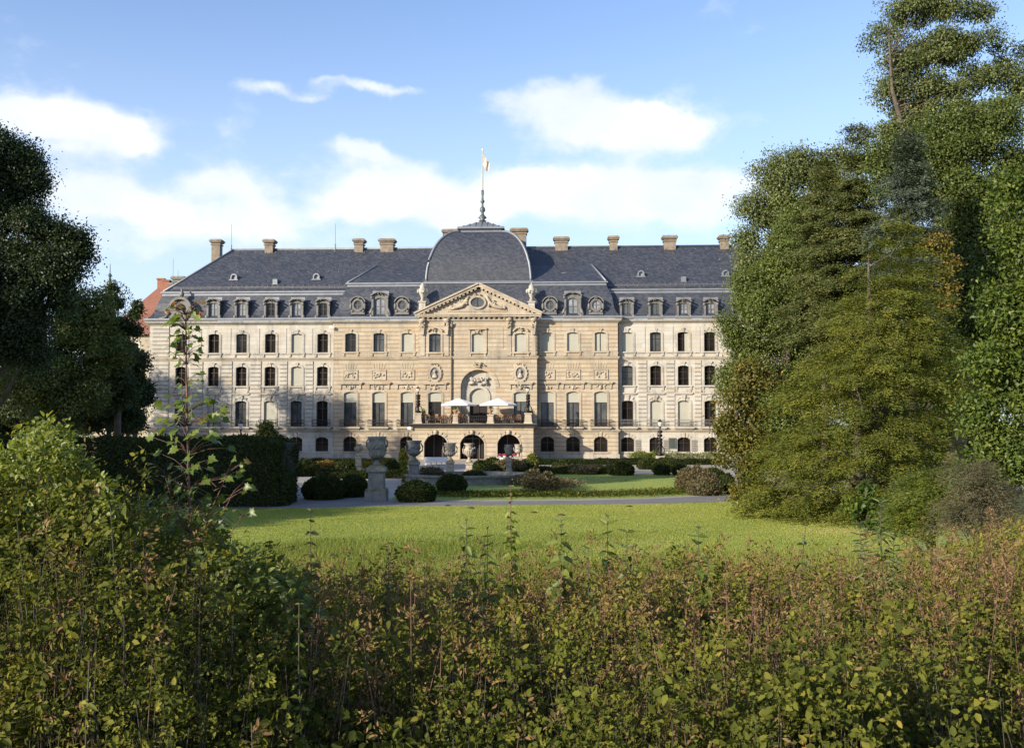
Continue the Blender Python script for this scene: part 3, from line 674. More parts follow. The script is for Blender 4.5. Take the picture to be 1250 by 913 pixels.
# little roof vents
for px, py, kind in ((287, 338.5, 'eye'), (387.3, 338, 'eye'), (337, 344.5, 'box'), (782, 334.5, 'eye'), (834, 341.5, 'box'), (489, 338.5, 'box'), (688, 336.5, 'box'), (885, 334, 'eye')):
    d = -(sb + 2.2); x, z = loc(px, py, d); y = sb + (z - zbw - .12) / slope; x, z = loc(px, py, -y); mb = MB()
    if kind == 'eye':
        o = outline(x - .4, x + .4, z - .35, z + .35, .38); i_ = outline(x - .26, x + .26, z - .3, z + .2, .25)
        mb.ring(i_, o, y - .55, y + .2); mb.prism(outline(x - .4, x + .4, z - .35, z + .34, .38)[::-1], y - .3, y + .25); mb.box(x - .55, x + .55, y - .6, y, z - .46, z - .34)
    else: mb.box(x - .28, x + .28, y - .5, y + .3, z - .3, z + .3); mb.box(x - .36, x + .36, y - .56, y - .45, z - .36, z - .29)
    v = mb.build('roof_vent', M['zinc' if kind == 'eye' else 'lead'], roof)

# --- dormers
def dormer(px, py0, py1, wpx, d, state, tall=False):
    x = UX(px, d, 375); z0, z1 = ZZ(py1, d, px), ZZ(py0, d, px); w = wpx * 116 / F; y = -d; mb = MB()
    gw = w * .56; gz0, gz1 = z0 + .22, z0 + (z1 - z0) * (.80 if not tall else .76)
    o = outline(x - gw/2, x + gw/2, gz0, gz1, gw * .22)
    oo = outline(x - w * .40, x + w * .40, z0, z1 - .22, w * .17)
    wall_panel(mb, x - w * .40, x + w * .40, z0, z1 - .22 - w * .17, y, [(x - gw/2, x + gw/2, gz0, min(gz1, z1 - .25 - w * .17), gw * .2)], .3)
    ov = outline(x - w * .40, x + w * .40, z1 - .6, z1 - .22, w * .17)
    mb.prism(ov[::-1], y - .004, y + 2.2)                     # head
    mb.box(x - w*.40, x - w*.38, y + .02, y + 2.0, z0, z1 - .5); mb.box(x + w*.38, x + w*.40, y + .02, y + 2.0, z0, z1 - .5)
    hd = outline(x - w * .47, x + w * .47, z1 - .62, z1 - .16, w * .19)
    mb.ring(hd[1:-1], grow(hd, .17)[1:-1], y - .32, y + 2.3)
    for q in (-1, 1):
        mb.prism([(x + q*w*.40 - .1, z0), (x + q*w*.40 + .1, z0), (x + q*w*.40 + .12, z1 - .55), (x + q*w*.40 - .12, z1 - .55)], y - .16, y)
        mb.blob((x + q * w * .44, y - .14, z1 - .72), (.17, .16, .2)); mb.blob((x + q * w * .47, y - .12, z0 + .22), (.2, .14, .26))
        if tall: mb.tube([(x + q*w*.40, y - .1, z0 + 1.2), (x + q*w*.52, y - .1, z0 + .7), (x + q*w*.60, y - .1, z0 + .15)], .16, 6)
    mb.box(x - w * .5, x + w * .5, y - .22, y + .1, z0 - .12, z0 + .05); carve(mb, x, y - .2, z1 - .25, .5, .25, 5, int(px), .14)
    dm = mb.build('dormer', M['dormer'], roof)
    if tall: mb = MB(); mb.box(x - .95, x + .95, y + .5, y + .56, z1 - 1.0, z1 + .12); mb.build('dormer_back', M['zinc'], dm)
    else: mb = MB(); mb.box(x - w*.47, x + w*.52, y + .3, y + .36, z1 - .45, z1 + .12); mb.build('dormer_back', M['zinc'], dm)
    gz = min(gz1, z1 - .25 - w * .17); o = outline(x - gw/2, x + gw/2, gz0, gz, gw * .2)
    sash(dm, y - .12, o, x, gw, gz0, gz, state, bars=(.55,), mat='sash' if state == 'dark' else 'sash_grey')
for px, st in zip([260.8, 295.2, 330.8, 362.4, 394.6, 765, 800, 834.5, 867.5, 901, 935], ['white', 'white', 'dark', 'white', 'dark', 'curtain', 'curtain', 'white', 'white', 'dark', 'white']):
    dormer(px, 363.8, 389.4, 18.0, .12, st)
for px, st in ((463.8, 'white'), (699, 'white')): dormer(px, 355.8, 388.6, 22.5, DS + .12, st, True)
def round_dormer(px, py, r, d, state, parent_name='dormer'):
    x, z = loc(px, py, d); y = -d; mb = MB()
    C_ = lambda a: [(x + a * math.cos(q), z + a * 1.08 * math.sin(q)) for q in [-math.pi/2 - k * 2 * math.pi / 18 for k in range(19)]]
    mb.ring(C_(r * .66), C_(r), y - .18, y + 1.6)
    hd = outline(x - r * 1.12, x + r * 1.12, z + .1, z + r * 1.25, r * .8); mb.ring(hd[1:-1], grow(hd, .13)[1:-1], y - .34, y + 1.7)
    mb.box(x - r * 1.1, x + r * 1.1, y - .12, y + .3, z - r * 1.5, z - r * 1.07)
    for q in (-1, 1): mb.blob((x + q * r * 1.12, y - .14, z - r * .2), (.16, .15, .4)); mb.blob((x + q * r * .9, y - .12, z - r * 1.0), (.18, .12, .16))
    carve(mb, x, y - .22, z + r * 1.15, .4, .2, 5, int(px), .13)
    dm = mb.build('dormer', M['dormer'], roof)
    g = MB(); g.prism(C_(r * .68)[:-1], y + .02, y + .05); g.build('pane', M['glass_pale' if state == 'white' else 'glass_curtain'], dm)
    s_ = MB(); s_.box(x - .04, x + .04, y - .03, y + .015, z - r * .72, z + r * .72); s_.box(x - r*.66, x + r*.66, y - .025, y + .012, z - .03, z + .03); s_.build('sash', M['sash_grey'], dm)
for px, st in ((437, 'grey'), (491, 'grey'), (671.3, 'grey'), (727.5, 'white')): round_dormer(px, 372.5, .72, DS + .1, st)
# the big carved eye dormer over the left corner
x, z = loc(220.5, 376, .2); y = -.2; mb = MB(); zb = ze1 + .1
mb.prism([(x - 1.5, zb), (x + 1.6, zb), (x + 1.15, z + .1), (x + .85, z + .75), (x, z + 1.0), (x - .85, z + .75), (x - 1.15, z + .1)], y, y + 1.6)
hd = outline(x - 1.1, x + 1.1, z - .2, z + 1.0, .95); mb.ring(hd[1:-1], grow(hd, .28)[1:-1], y - .35, y + 1.7)
for q in (-1, 1): mb.tube([(x + q * 1.2, y - .15, z + .2), (x + q * 1.75, y - .1, z), (x + q * 1.5, y - .1, z - .45)], .15, 6); mb.tube([(x + q * 1.3, y - .1, z - .5), (x + q * 1.75, y - .1, z - 1.1), (x + q * 2.5, y - .1, zb)], .13, 6)
mb.lathe((x, y + .3, z + 1.25), [(.1, 0), (.28, .3), (.3, .55), (.12, .75), (.16, .95), (.02, 1.2)], 8)
dm = mb.build('dormer', M['dormer'], roof)
g = MB(); hd = outline(x - .62, x + .62, z - .28, z + .5, .5); g.prism(hd[::-1], y - .03, y + .02); g.build('pane', M['glass'], dm)

# --- dome, lantern roof, flagpole
dxc = (UX(520.2, -.95, 345) + UX(648, -.95, 345)) / 2; wb = (UX(648, -.95, 345) - UX(520.2, -.95, 345)) / 2; wt = 2.45
zdb, zdt = ZZ(344.5, -.95, 584), ZZ(284.3, -5, 584); yc = .95 + wb
mb, hp = MB(), MB(); NR = 22; lv = []
for i in range(NR + 1):
    a = math.pi / 2 * i / NR; w = wt + (wb - wt) * math.cos(a); lv.append((w, zdb + (zdt - zdb) * math.sin(a)))
for (w0, z0), (w1, z1) in zip(lv[:-1], lv[1:]):
    c0 = [(dxc - w0, yc - w0, z0), (dxc + w0, yc - w0, z0), (dxc + w0, yc + w0, z0), (dxc - w0, yc + w0, z0)]; c1 = [(dxc - w1, yc - w1, z1), (dxc + w1, yc - w1, z1), (dxc + w1, yc + w1, z1), (dxc - w1, yc + w1, z1)]
    for k in range(4): mb.face([c0[k], c0[(k+1) % 4], c1[(k+1) % 4], c1[k]], True)
mb.face([(dxc - wt, yc - wt, zdt), (dxc + wt, yc - wt, zdt), (dxc + wt, yc + wt, zdt), (dxc - wt, yc + wt, zdt)])
mb.box(dxc - wb + .1, dxc + wb - .1, yc - wb + .1, yc + wb - .1, ze1 + 1, zdb)
mb.prism([(a2 + .1, zcT), (a3 - .1, zcT), (a3 - .5, zdb - .1), (a2 + .5, zdb - .1)], .45, 2.0)
dome = mb.build('dome', M['slate'], palace)
for sx in (-1, 1):
    for sy in (-1, 1): hp.tube([(dxc + sx * w, yc + sy * w, z + .03) for w, z in lv], .15, 6)
sq = [(dxc - wb, yc + wb), (dxc - wb, yc - wb), (dxc + wb, yc - wb), (dxc + wb, yc + wb)]
hp.sweep(sq, [(-.2, zdb - .28), (.14, zdb - .24), (.14, zdb - .1), (.28, zdb - .06), (.28, zdb + .1), (-.2, zdb + .14)], closed=True)
hp.build('dome_hip', M['zinc'], dome)
zl0, zl1, zl2 = zdt, ZZ(277.8, -4, 588), ZZ(270, -yc, 588); hw = (UX(616.6, -yc + 2.6, 277) - UX(559.5, -yc + 2.6, 277)) / 2
lt = MB(); sq = [(dxc - wt, yc + wt), (dxc - wt, yc - wt), (dxc + wt, yc - wt), (dxc + wt, yc + wt)]
lt.sweep(sq, [(-.3, zl0 - .2), (.14, zl0 - .16), (.14, zl0 + .12), (.02, zl0 + .18), (.02, zl0 + .42), (.1, zl0 + .52), (.3, zl0 + .66), (hw - wt, zl1 - .06), (hw - wt, zl1 + .06), (-.3, zl1 + .2)], closed=True)
for k in range(4):
    c = [(dxc - hw, yc - hw), (dxc + hw, yc - hw), (dxc + hw, yc + hw), (dxc - hw, yc + hw)]; p, q = c[k], c[(k+1) % 4]
    lt.face([(*p, zl1 + .06), (*q, zl1 + .06), (dxc, yc, zl2)])
    for j in range(9):
        f = j / 8 * .98 + .01; e = (p[0] + (q[0]-p[0])*f, p[1] + (q[1]-p[1])*f, zl1 + .08); t = (f - .5) * 2
        h_ = 1 - abs(t); lt.tube([e, (e[0] + (dxc - e[0]) * .0, e[1], e[2]), (dxc + (e[0]-dxc)*(1-h_) if k in (1, 3) else e[0], yc + (e[1]-yc)*(1-h_) if k in (0, 2) else e[1], zl1 + .08 + (zl2 - zl1) * h_)], .045, 4, False)
lant = lt.build('lantern_roof', M['lead'], dome)
zf = lambda py: ZZ(py, -yc, 589); xf = dxc
fn = MB(); P_ = [(.5, 270), (.24, 268.4), (.55, 266.2), (.36, 264), (.22, 262.5), (.16, 260), (.36, 257.5), (.3, 254), (.14, 252.5), (.12, 248.5), (.26, 247), (.26, 245.5), (.14, 244), (.13, 239), (.17, 237), (.16, 232.5)]
fn.lathe((xf, yc, 0), [(r, zf(p)) for r, p in P_], 10); fn.build('finial', M['copper'], dome)
fp = MB(); fp.lathe((xf, yc, 0), [(.09, zf(232.5)), (.06, zf(184)), (.10, zf(183.8)), (.10, zf(182.4)), (.02, zf(181.8))], 8); fp.build('flagpole', M['white_paint'], dome)
# the flag, drooping from the pole: a thing of its own
t = NT('flag_cloth'); t.set(Roughness=.8); x_, y_, z_ = t.xyz()
t.color(t.ramp(t.noise(2.4, 2, .5), [(.40, (.60, .56, .52)), (.48, (.40, .27, .19)), (.54, (.46, .38, .26)), (.60, (.62, .6, .56))])); M['flag'] = t.m
v, f = [], []; NU, NV = 9, 10
for j in range(NV + 1):
    for i in range(NU + 1):
        a, b = i / NU, j / NV; x = .06 + a * .8 * (1 - .12 * b); z = -b * 1.35 - a * .95 + .12 * math.sin(a * 7 + b * 2)
        v.append((x, .16 * math.sin(a * 9 + b * 1.5) * a, z))
for j in range(NV):
    for i in range(NU): f.append((j*(NU+1)+i, j*(NU+1)+i+1, (j+1)*(NU+1)+i+1, (j+1)*(NU+1)+i))
mb = MB(); mb.add(v, f, True); fl = mb.build('flag', M['flag']); fl.location = palw(xf + .04, yc, zf(190)); fl.rotation_euler = (0, 0, -YAW)
md_ = fl.modifiers.new('thick', 'SOLIDIFY'); md_.thickness = .012
tag(fl, 'small orange and cream flag hanging limp from the white pole over the dome', 'flag')

# --- pediment
zp_b, zp_t = ZZ(386.6, DC + .4, 584), ZZ(348.2, DC + .5, 584); pxl, pxr = UX(506.6, DC + .5, 385), UX(660.6, DC + .5, 385); pm = UX(584.2, DC + .5, 350)
zt_ = zp_b + .32
mb = MB(); mb.prism([(pxl + .5, zt_), (pxr - .5, zt_), (pm, zp_t - .35)], -DC, 2.2); ped = mb.build('pediment', M['trim_warm'], palace)
mb = MB(); mb.box(pxl + .35, pxr - .35, -DC - .16, -DC + .3, zp_b - .4, zp_b - .162); mb.box(pxl, pxr, -DC - .55, -DC + .3, zp_b - .02, zp_b + .16); mb.box(pxl - .06, pxr + .06, -DC - .64, -DC + .3, zp_b + .164, zp_b + .3)
k = pxl + .2
while k < pxr - .2: mb.box(k, k + .27, -DC - .42, -DC, zp_b - .16, zp_b - .022); k += .58
for q in (-1, 1):
    e = pxl if q == -1 else pxr; L_ = Vector((pm - e, zp_t - zp_b - .25)); ln = L_.length; tt = L_.normalized(); nn = Vector((-tt.y, tt.x)) * (1 if q == -1 else -1)
    base = Vector((e, zp_b + .22))
    P = lambda a, b: tuple(base + tt * a + nn * b)
    quad = lambda a0, a1_, b0, b1: [P(a0, b0), P(a1_, b0), P(a1_, b1), P(a0, b1)] if q == -1 else [P(a1_, b0), P(a0, b0), P(a0, b1), P(a1_, b1)]
    mb.prism(quad(.1, ln - .02, -.12, .14), -DC - .52, 2.4); mb.prism(quad(-.05, ln + .06, .142, .33), -DC - .66, 2.5)
    for k in range(14): a = .9 + k * (ln - 1.3) / 13.5; mb.prism(quad(a, a + .27, -.30, -.122), -DC - .46, -DC)
mb.build('pediment_cornice', M['trim_warm'], ped)
xo, zo = loc(582.8, 369.4, DC); ov = lambda a, b: [(xo + a * math.cos(q), zo + b * math.sin(q)) for q in [-math.pi/2 - k * 2 * math.pi / 22 for k in range(23)]]
mb = MB(); mb.ring(ov(.78, .56), ov(1.0, .78), -DC - .2, -DC + .01)
for q in (-1, 1):
    mb.tube([(xo + q * 1.0, -DC - .1, zo + .75), (xo + q * 1.35, -DC - .12, zo + .1), (xo + q * 1.8, -DC - .12, zo - .4), (xo + q * 2.6, -DC - .12, zo - .62), (xo + q * 3.1, -DC - .1, zo - .75)], [.12, .2, .24, .2, .14], 7)
    carve(mb, xo + q * 1.6, -DC - .12, zo - .15, .8, .7, 12, q + 5, .2); carve(mb, xo + q * 2.6, -DC - .1, zo - .55, .9, .3, 8, q + 8, .18); mb.blob((xo + q * 3.05, -DC - .12, zo - .62), (.26, .16, .24))
carve(mb, xo, -DC - .15, zo + .95, .7, .35, 7, 2, .18)
mb.box(xo - 3.4, xo + 3.4, -DC - .08, -DC, zo - 1.02, zo - .86); mb.build('pediment_carving', M['trim_warm'], ped)
mb = MB(); mb.prism(ov(.8, .58)[:-1], -DC - .05, -DC - .01); oc = mb.build('pane', M['glass_curtain'], ped)
mb = MB(); mb.box(xo - .05, xo + .05, -DC - .1, -DC - .052, zo - .56, zo + .56); mb.build('sash', M['sash'], ped)
for px in (515.8, 648.8):
    x = UX(px, DC - .6, 370); z0 = ZZ(383, DC - .6, px); y = -DC + .6; zt = ZZ(346, DC - .6, px); h = zt - z0
    mb = MB(); mb.frustum(x, y, z0 - .3, z0 + h * .36, .42, .42, .36, .36); mb.box(x - .46, x + .46, y - .46, y + .46, z0 + h * .36, z0 + h * .4)
    mb.lathe((x, y, z0 + h * .4), [(.3, 0), (.16, .12 * h), (.24, .16 * h), (.46, .32 * h), (.5, .4 * h), (.3, .45 * h), (.34, .5 * h), (.16, .57 * h), (.05, .62 * h)], 10)
    for q in (-1, 1): mb.blob((x + q * .5, y, z0 + h * .74), (.17, .2, .28))
    carve(mb, x, y - .42, z0 + h * .7, .5, .4, 6, 3, .16); mb.build('roof_urn', M['trim_pale'], palace)

# --- porch with terrace
pu0, pu1 = UX(503.5, DP, 540), UX(651.0, DP, 540); ztr = 4.0
holes = []; arches = [(517.6, 546.2), (561.6, 591.2), (607.2, 634.8)]; zat = ZZ(530.2, DP, 580)
for p0, p1 in arches: x0, x1 = UX(p0, DP, 545), UX(p1, DP, 545); holes.append((x0, x1, 0.12, zat, .95))
mb = MB(); wall_panel(mb, pu0, pu1, 0, ztr - .35, -DP, holes, .75); sides(mb, pu0, pu1, -DP, -DC, 0, ztr - .35)
porch = mb.build('porch', M['stone_warm'], palace)
mb = MB()
for (x0, x1, za, zb, r) in holes:
    o = outline(x0, x1, za, zb, r, 12); mb.ring(o, grow(o, .16), -DP - .05, -DP + .01); xm = (x0 + x1) / 2
    for k in range(-2, 3):
        a = k * .34; t_ = Vector((math.sin(a), math.cos(a))); s_ = Vector((t_.y, -t_.x)); c = Vector((xm + t_.x * 1.55, zb - 1.3 + t_.y * 1.5)); b = .16; l = .34
        mb.prism([tuple(p) for p in (c - s_*b*.8 - t_*l*.5, c + s_*b*.8 - t_*l*.5, c + s_*b*1.2 + t_*l*.6, c - s_*b*1.2 + t_*l*.6)], -DP - .1 - (.12 if k == 0 else 0), -DP)
    if True: mb.blob((xm, -DP - .2, zb + .25), (.2, .14, .26))
mb.build('arch_trim', M['trim_warm'], porch)
mb = MB(); pp = [(pu0, -DC), (pu0, -DP), (pu1, -DP), (pu1, -DC)]
mb.sweep(pp, [(-.02, ztr - .42), (.1, ztr - .38), (.14, ztr - .26), (.3, ztr - .22), (.34, ztr - .02), (-.02, ztr)]); mb.face([(pu0, -DP, ztr), (pu1, -DP, ztr), (pu1, -DC, ztr), (pu0, -DC, ztr)])
mb.build('terrace_slab', M['trim_pale'], porch)
mb = MB(); mb.sweep(pp, [(.3, ztr - .30), (.46, ztr - .30), (.50, ztr - .04), (.36, ztr - .04)]); mb.build('terrace_gutter', M['iron'], porch)
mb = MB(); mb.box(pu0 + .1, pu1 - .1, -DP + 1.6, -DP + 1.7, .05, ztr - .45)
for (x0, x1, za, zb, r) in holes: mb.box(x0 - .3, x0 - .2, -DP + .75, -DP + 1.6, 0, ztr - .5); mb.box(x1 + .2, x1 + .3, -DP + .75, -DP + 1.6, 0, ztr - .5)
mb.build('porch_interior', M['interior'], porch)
mb = MB(); x0, x1 = holes[1][0], holes[1][1]
for q in (.3, 1.25, 2.0, 2.7): mb.box(x0 + q - .05, x0 + q + .05, -DP + 1.5, -DP + 1.59, .1, 3.1)
mb.box(x0, x1, -DP + 1.5, -DP + 1.59, 2.3, 2.4)
for x in (holes[0][0] + .9, holes[0][0] + 1.9, holes[2][0] + 1.0): mb.box(x - .04, x + .04, -DP + 1.5, -DP + 1.59, .1, 3.1)
mb.build('porch_door_frame', M['sash_grey'], porch)
mb = MB(); pedx = []
for p0, p1 in ((505, 515), (552.3, 559.2), (594.3, 602.8), (639.6, 649.6)):
    x0, x1 = UX(p0, DP, 510), UX(p1, DP, 510); pedx.append((x0 + x1) / 2); h = 1.15 if p1 - p0 > 9 else 1.0; w = (x1 - x0) / 2; xm = (x0 + x1) / 2
    mb.frustum(xm, -DP + .35, ztr, ztr + .18, w * 1.08, .45, w * 1.0, .42); mb.frustum(xm, -DP + .35, ztr + .18, ztr + h - .14, w * .92, .36, w * .78, .34); mb.frustum(xm, -DP + .35, ztr + h - .14, ztr + h, w * .98, .42, w * .95, .42)
mb.build('terrace_pedestal', M['trim_warm'], porch)
for i in range(3): railing(pedx[i] + .5, pedx[i + 1] - .5, -DP + .3, ztr, .82, porch, 'terrace_railing', 'iron', .2)
for px, py in ((404.5, 399.5), (500, 522.5)):
    d = DS + .4 if px < 450 else DP + .2; x, z = loc(px, py, d); mb = MB(); mb.box(x - .2, x + .16, -d - .15, -d + .12, z - .14, z + .14); mb.tube([(x, -d, z), (x + .1, -d + .5, z + .15)], .04, 5); mb.build('floodlight', M['white_paint'], palace)
x, z = loc(820.5, 541, .1); mb = MB(); mb.box(x - .42, x + .42, -.14, .0, z - .6, z + .62); nb = mb.build('notice_board', M['iron_grey'], palace)
mb = MB(); mb.box(x - .35, x + .35, -.16, -.142, z - .53, z + .55); mb.build('notice_panel', plain('dark_green_board', (.05, .06, .05), .4), nb)
# ------------------------------------------------------------------ ground, paths, lawns
def zg(x, y):
    y = np.asarray(y, dtype=float); return 2.4 * np.exp(-np.clip(y - 0.8, 0, None) / 4.3) * np.where(y < 0.8, 1, 1)
def fbm2(x, y, s=1.0, seed=0):
    R = np.random.default_rng(seed); v = 0
    for k in range(7):
        a = R.uniform(0, 6.28); f = s * 1.55 ** k; v = v + np.sin((x * np.cos(a) + y * np.sin(a)) * f + R.uniform(0, 6.28)) / 1.35 ** k
    return v / 3.2
ys = np.unique(np.concatenate([np.linspace(-80, 0, 9), np.linspace(0, 30, 61), np.linspace(30, 130, 41), np.array([160, 220, 320, 500, 900, 1600, 3000])]))
xs = np.unique(np.concatenate([np.linspace(-60, 60, 61), np.array([-2500, -1200, -600, -300, -150, -90, 90, 150, 300, 600, 1200, 2500])]))
v = [(x, y, float(zg(x, y))) for y in ys for x in xs]; nx = len(xs)
f = [(j*nx+i, j*nx+i+1, (j+1)*nx+i+1, (j+1)*nx+i) for j in range(len(ys)-1) for i in range(nx-1)]
t = NT('grass_ground'); t.set(Roughness=.9)
x_, y_, z_ = t.xyz(); n = t.noise(.35, 6, .6); n2 = t.noise(6, 5, .7)
c = t.mix(.5, t.ramp(n, [(.3, (.185, .24, .045)), (.55, (.25, .30, .062)), (.75, (.32, .33, .09))]), t.ramp(n2, [(.3, (.5, .5, .5)), (.7, (1.4, 1.4, 1.3))]), 'MULTIPLY')
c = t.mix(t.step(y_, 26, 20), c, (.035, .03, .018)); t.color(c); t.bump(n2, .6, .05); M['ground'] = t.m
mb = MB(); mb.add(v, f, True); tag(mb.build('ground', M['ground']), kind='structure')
t = NT('gravel'); t.set(Roughness=.9); n = t.noise(5, 8, .75); n1 = t.noise(.5, 4, .6)
t.color(t.mix(.6, t.ramp(n, [(.3, (.23, .205, .18)), (.7, (.42, .38, .33))]), t.ramp(n1, [(.35, (.8, .8, .82)), (.7, (1.1, 1.08, 1.0))]), 'MULTIPLY')); t.bump(n, .6, .02); M['gravel'] = t.m
t = NT('grey_path_gravel'); t.set(Roughness=.9); n = t.noise(7, 8, .75); n1 = t.noise(.6, 5, .6)
t.color(t.mix(.7, t.ramp(n, [(.3, (.12, .115, .11)), (.7, (.22, .21, .195))]), t.ramp(n1, [(.35, (.75, .75, .78)), (.7, (1.15, 1.12, 1.02))]), 'MULTIPLY')); t.bump(n, .6, .02); M['path'] = t.m
def sheet(name, pts, z, mat, kind='structure'):
    mb = MB(); mb.face([(p[0], p[1], z) for p in pts]); return tag(mb.build(name, mat), kind=kind)
G2 = lambda px, py: tuple(gnd(px, py)[:2])
front = [G2(330, 621), G2(450, 618.5), G2(560, 617), G2(680, 616), G2(780, 615), G2(860, 613.5), G2(912, 610), G2(960, 606)]
sheet('gravel_path', [(-48, 47.5)] + front + [(40, 60), (40, 118.5), (-48, 118.5)], .004, M['gravel'])
sheet('path', [(-48, 47.6)] + [(p[0], p[1] + .05) for p in front] + [G2(960, 599), G2(897, 599.5), G2(860, 605.5), G2(790, 609), G2(700, 611), G2(600, 611.5), G2(478, 611.5), G2(440, 606), G2(395, 600), G2(355, 594), (-48, 56)], .007, M['path'])
t = NT('lawn'); t.set(Roughness=.9); n = t.noise(.5, 5, .6); n2 = t.noise(6, 5, .7)
t.color(t.mix(.5, t.ramp(n, [(.3, (.195, .26, .045)), (.7, (.265, .325, .062))]), t.ramp(n2, [(.3, (.55, .55, .5)), (.7, (1.35, 1.35, 1.3))]), 'MULTIPLY')); t.bump(n2, .5, .05); M['lawn'] = t.m
isl = [G2(478, 610.5), G2(600, 610), G2(700, 609.5), G2(790, 607.5), G2(860, 604), G2(893, 598), G2(897, 590), G2(880, 583), G2(835, 579.5), G2(740, 578.5), G2(640, 578.5), G2(560, 581), G2(490, 593)]
sheet('lawn', isl, .008, M['lawn'])
sheet('lawn', [G2(388, 583.5), G2(470, 583.5), G2(540, 581), G2(540, 575), G2(470, 574), G2(392, 575)], .008, M['lawn'])
sheet('lawn', [G2(380, 567), G2(480, 567), G2(480, 573), G2(380, 573)], .008, M['lawn'])

# --- grass blades
M['blade'] = leaf_mat('grass_blades', [(0, (.17, .21, .04)), (.4, (.26, .30, .056)), (.75, (.335, .35, .08)), (1, (.42, .38, .14))], .45, .6, .2)
M['meadow'] = leaf_mat('rough_grass', [(0, (.07, .11, .02)), (.4, (.13, .18, .03)), (.75, (.22, .24, .05)), (1, (.36, .31, .12))], .4, .6, .2)
def in_poly(x, y, poly):
    r = np.zeros(len(x), bool); n = len(poly)
    for i in range(n):
        (x0, y0), (x1, y1) = poly[i], poly[(i+1) % n]
        c = ((y0 > y) != (y1 > y)) & (x < (x1 - x0) * (y - y0) / (y1 - y0 + 1e-12) + x0); r ^= c
    return r
def proj(x, y, z):
    c, s = math.cos(PITCH), math.sin(PITCH); dz = z - H
    fw = y * c + dz * s; up = -y * s + dz * c; return CX + F * x / fw, CY - F * up / fw
def blades(name, label, x, y, hmin, hmax, w, tmu, tsd, mat='blade', lean=.35):
    n = len(x); z = zg(x, y); p = np.stack([x, y, z + .003], 1); d = rng.normal(size=(n, 3)) * lean; d[:, 2] = 1
    nr = rdir(n); nr[:, 2] *= .2
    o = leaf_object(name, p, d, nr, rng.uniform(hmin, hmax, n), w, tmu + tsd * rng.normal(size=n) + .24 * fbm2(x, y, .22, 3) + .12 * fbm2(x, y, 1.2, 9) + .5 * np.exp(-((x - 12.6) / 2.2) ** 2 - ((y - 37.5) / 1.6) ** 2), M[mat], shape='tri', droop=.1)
    return tag(o, label, 'grass', None, 'stuff')
n = 330000; y = np.sqrt(rng.uniform(24**2, 53**2, n)); x = (rng.uniform(235, 1110, n) - CX) / F * y
fx = np.array([p[0] for p in front]); fy = np.array([p[1] for p in front]); k = y < np.interp(x, fx, fy) - .1
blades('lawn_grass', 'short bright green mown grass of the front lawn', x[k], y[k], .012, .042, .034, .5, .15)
n = 90000; x = rng.uniform(-11, 18, n); y = rng.uniform(49, 82, n); k = in_poly(x, y, isl)
blades('lawn_grass', 'mown grass of the garden island beyond the gravel path', x[k], y[k], .012, .042, .04, .5, .15)
n = 100000; y = np.sqrt(rng.uniform(17**2, 38**2, n)); x = (rng.uniform(255, 1120, n) - CX) / F * y
k = rng.uniform(size=n) < np.clip((36.5 - y) / 10 + .75 * fbm2(x, y, .45, 8), 0, 1)
hk = np.clip((37.5 - y[k]) / 12 + .3 * fbm2(x[k], y[k], .8, 17), .02, 1)
blades('meadow_grass', 'long rough unmown grass at the near edge of the lawn', x[k], y[k], .04 + .08 * hk, .06 + .44 * hk, .02, .58, .24, 'meadow', lean=.3)
for (px, py) in ((546, 617.5), (575, 620.5), (685, 629), (768, 618.5), (651, 626)):
    p = gnd(px, py); mb = MB(); mb.lathe(p, [(.2, -.02), (.15, .04), (.08, .07), (.01, .08)], 9); o = mb.build('molehill', plain('fresh_soil', (.045, .033, .022), .95, 0, .4, 6) if 'soil' not in M else M['soil']); M['soil'] = o.data.materials[0]
    tag(o, 'small dark molehill on the front lawn' , 'molehill', 'molehills on the front lawn')
_mole = {546: 'farthest left molehill, at the edge of the gravel path', 575: 'molehill just right of the one nearest the big urn', 685: 'nearest molehill, out on the lawn below the rose bed', 768: 'molehill on the right part of the lawn beside the gravel', 651: 'molehill near the middle of the lawn by the tall weed'}
for o, (k_, l_) in zip([q for q in COL.objects if q.name.startswith('molehill')], [(546, _mole[546]), (575, _mole[575]), (685, _mole[685]), (768, _mole[768]), (651, _mole[651])]): o['label'] = l_

# ------------------------------------------------------------------ foliage materials
SUNV = np.array([sdir.x, sdir.y, sdir.z])
M['fol_dark'] = leaf_mat('dark_green_leaves', [(0, (0.015, 0.029, 0.009)), (.5, (0.040, 0.064, 0.017)), (1, (0.083, 0.108, 0.024))], .28)
M['fol_mid'] = leaf_mat('mid_green_leaves', [(0, (0.049, 0.074, 0.017)), (.5, (0.129, 0.162, 0.034)), (1, (0.258, 0.265, 0.054))], .32)
M['fol_pale'] = leaf_mat('grey_green_leaves', [(0, (0.070, 0.097, 0.036)), (.5, (0.138, 0.166, 0.052)), (1, (0.250, 0.245, 0.082))], .32)
M['fol_olive'] = leaf_mat('olive_needles', [(0, (0.063, 0.083, 0.019)), (.45, (0.178, 0.197, 0.034)), (.8, (0.279, 0.263, 0.047)), (1, (0.279, 0.186, 0.055))], .34, .65, .15)
M['fol_spruce'] = leaf_mat('brown_green_needles', [(0, (0.027, 0.046, 0.017)), (.5, (0.079, 0.105, 0.033)), (1, (0.175, 0.178, 0.063))], .2, .65, .15)
M['fol_blue'] = leaf_mat('blue_green_needles', [(0, (0.040, 0.058, 0.043)), (.5, (0.092, 0.121, 0.084)), (1, (0.158, 0.184, 0.126))], .2, .6, .2)
M['fol_bright'] = leaf_mat('fresh_green_leaves', [(0, (0.048, 0.084, 0.014)), (.5, (0.120, 0.162, 0.026)), (1, (0.229, 0.240, 0.048))], .38)
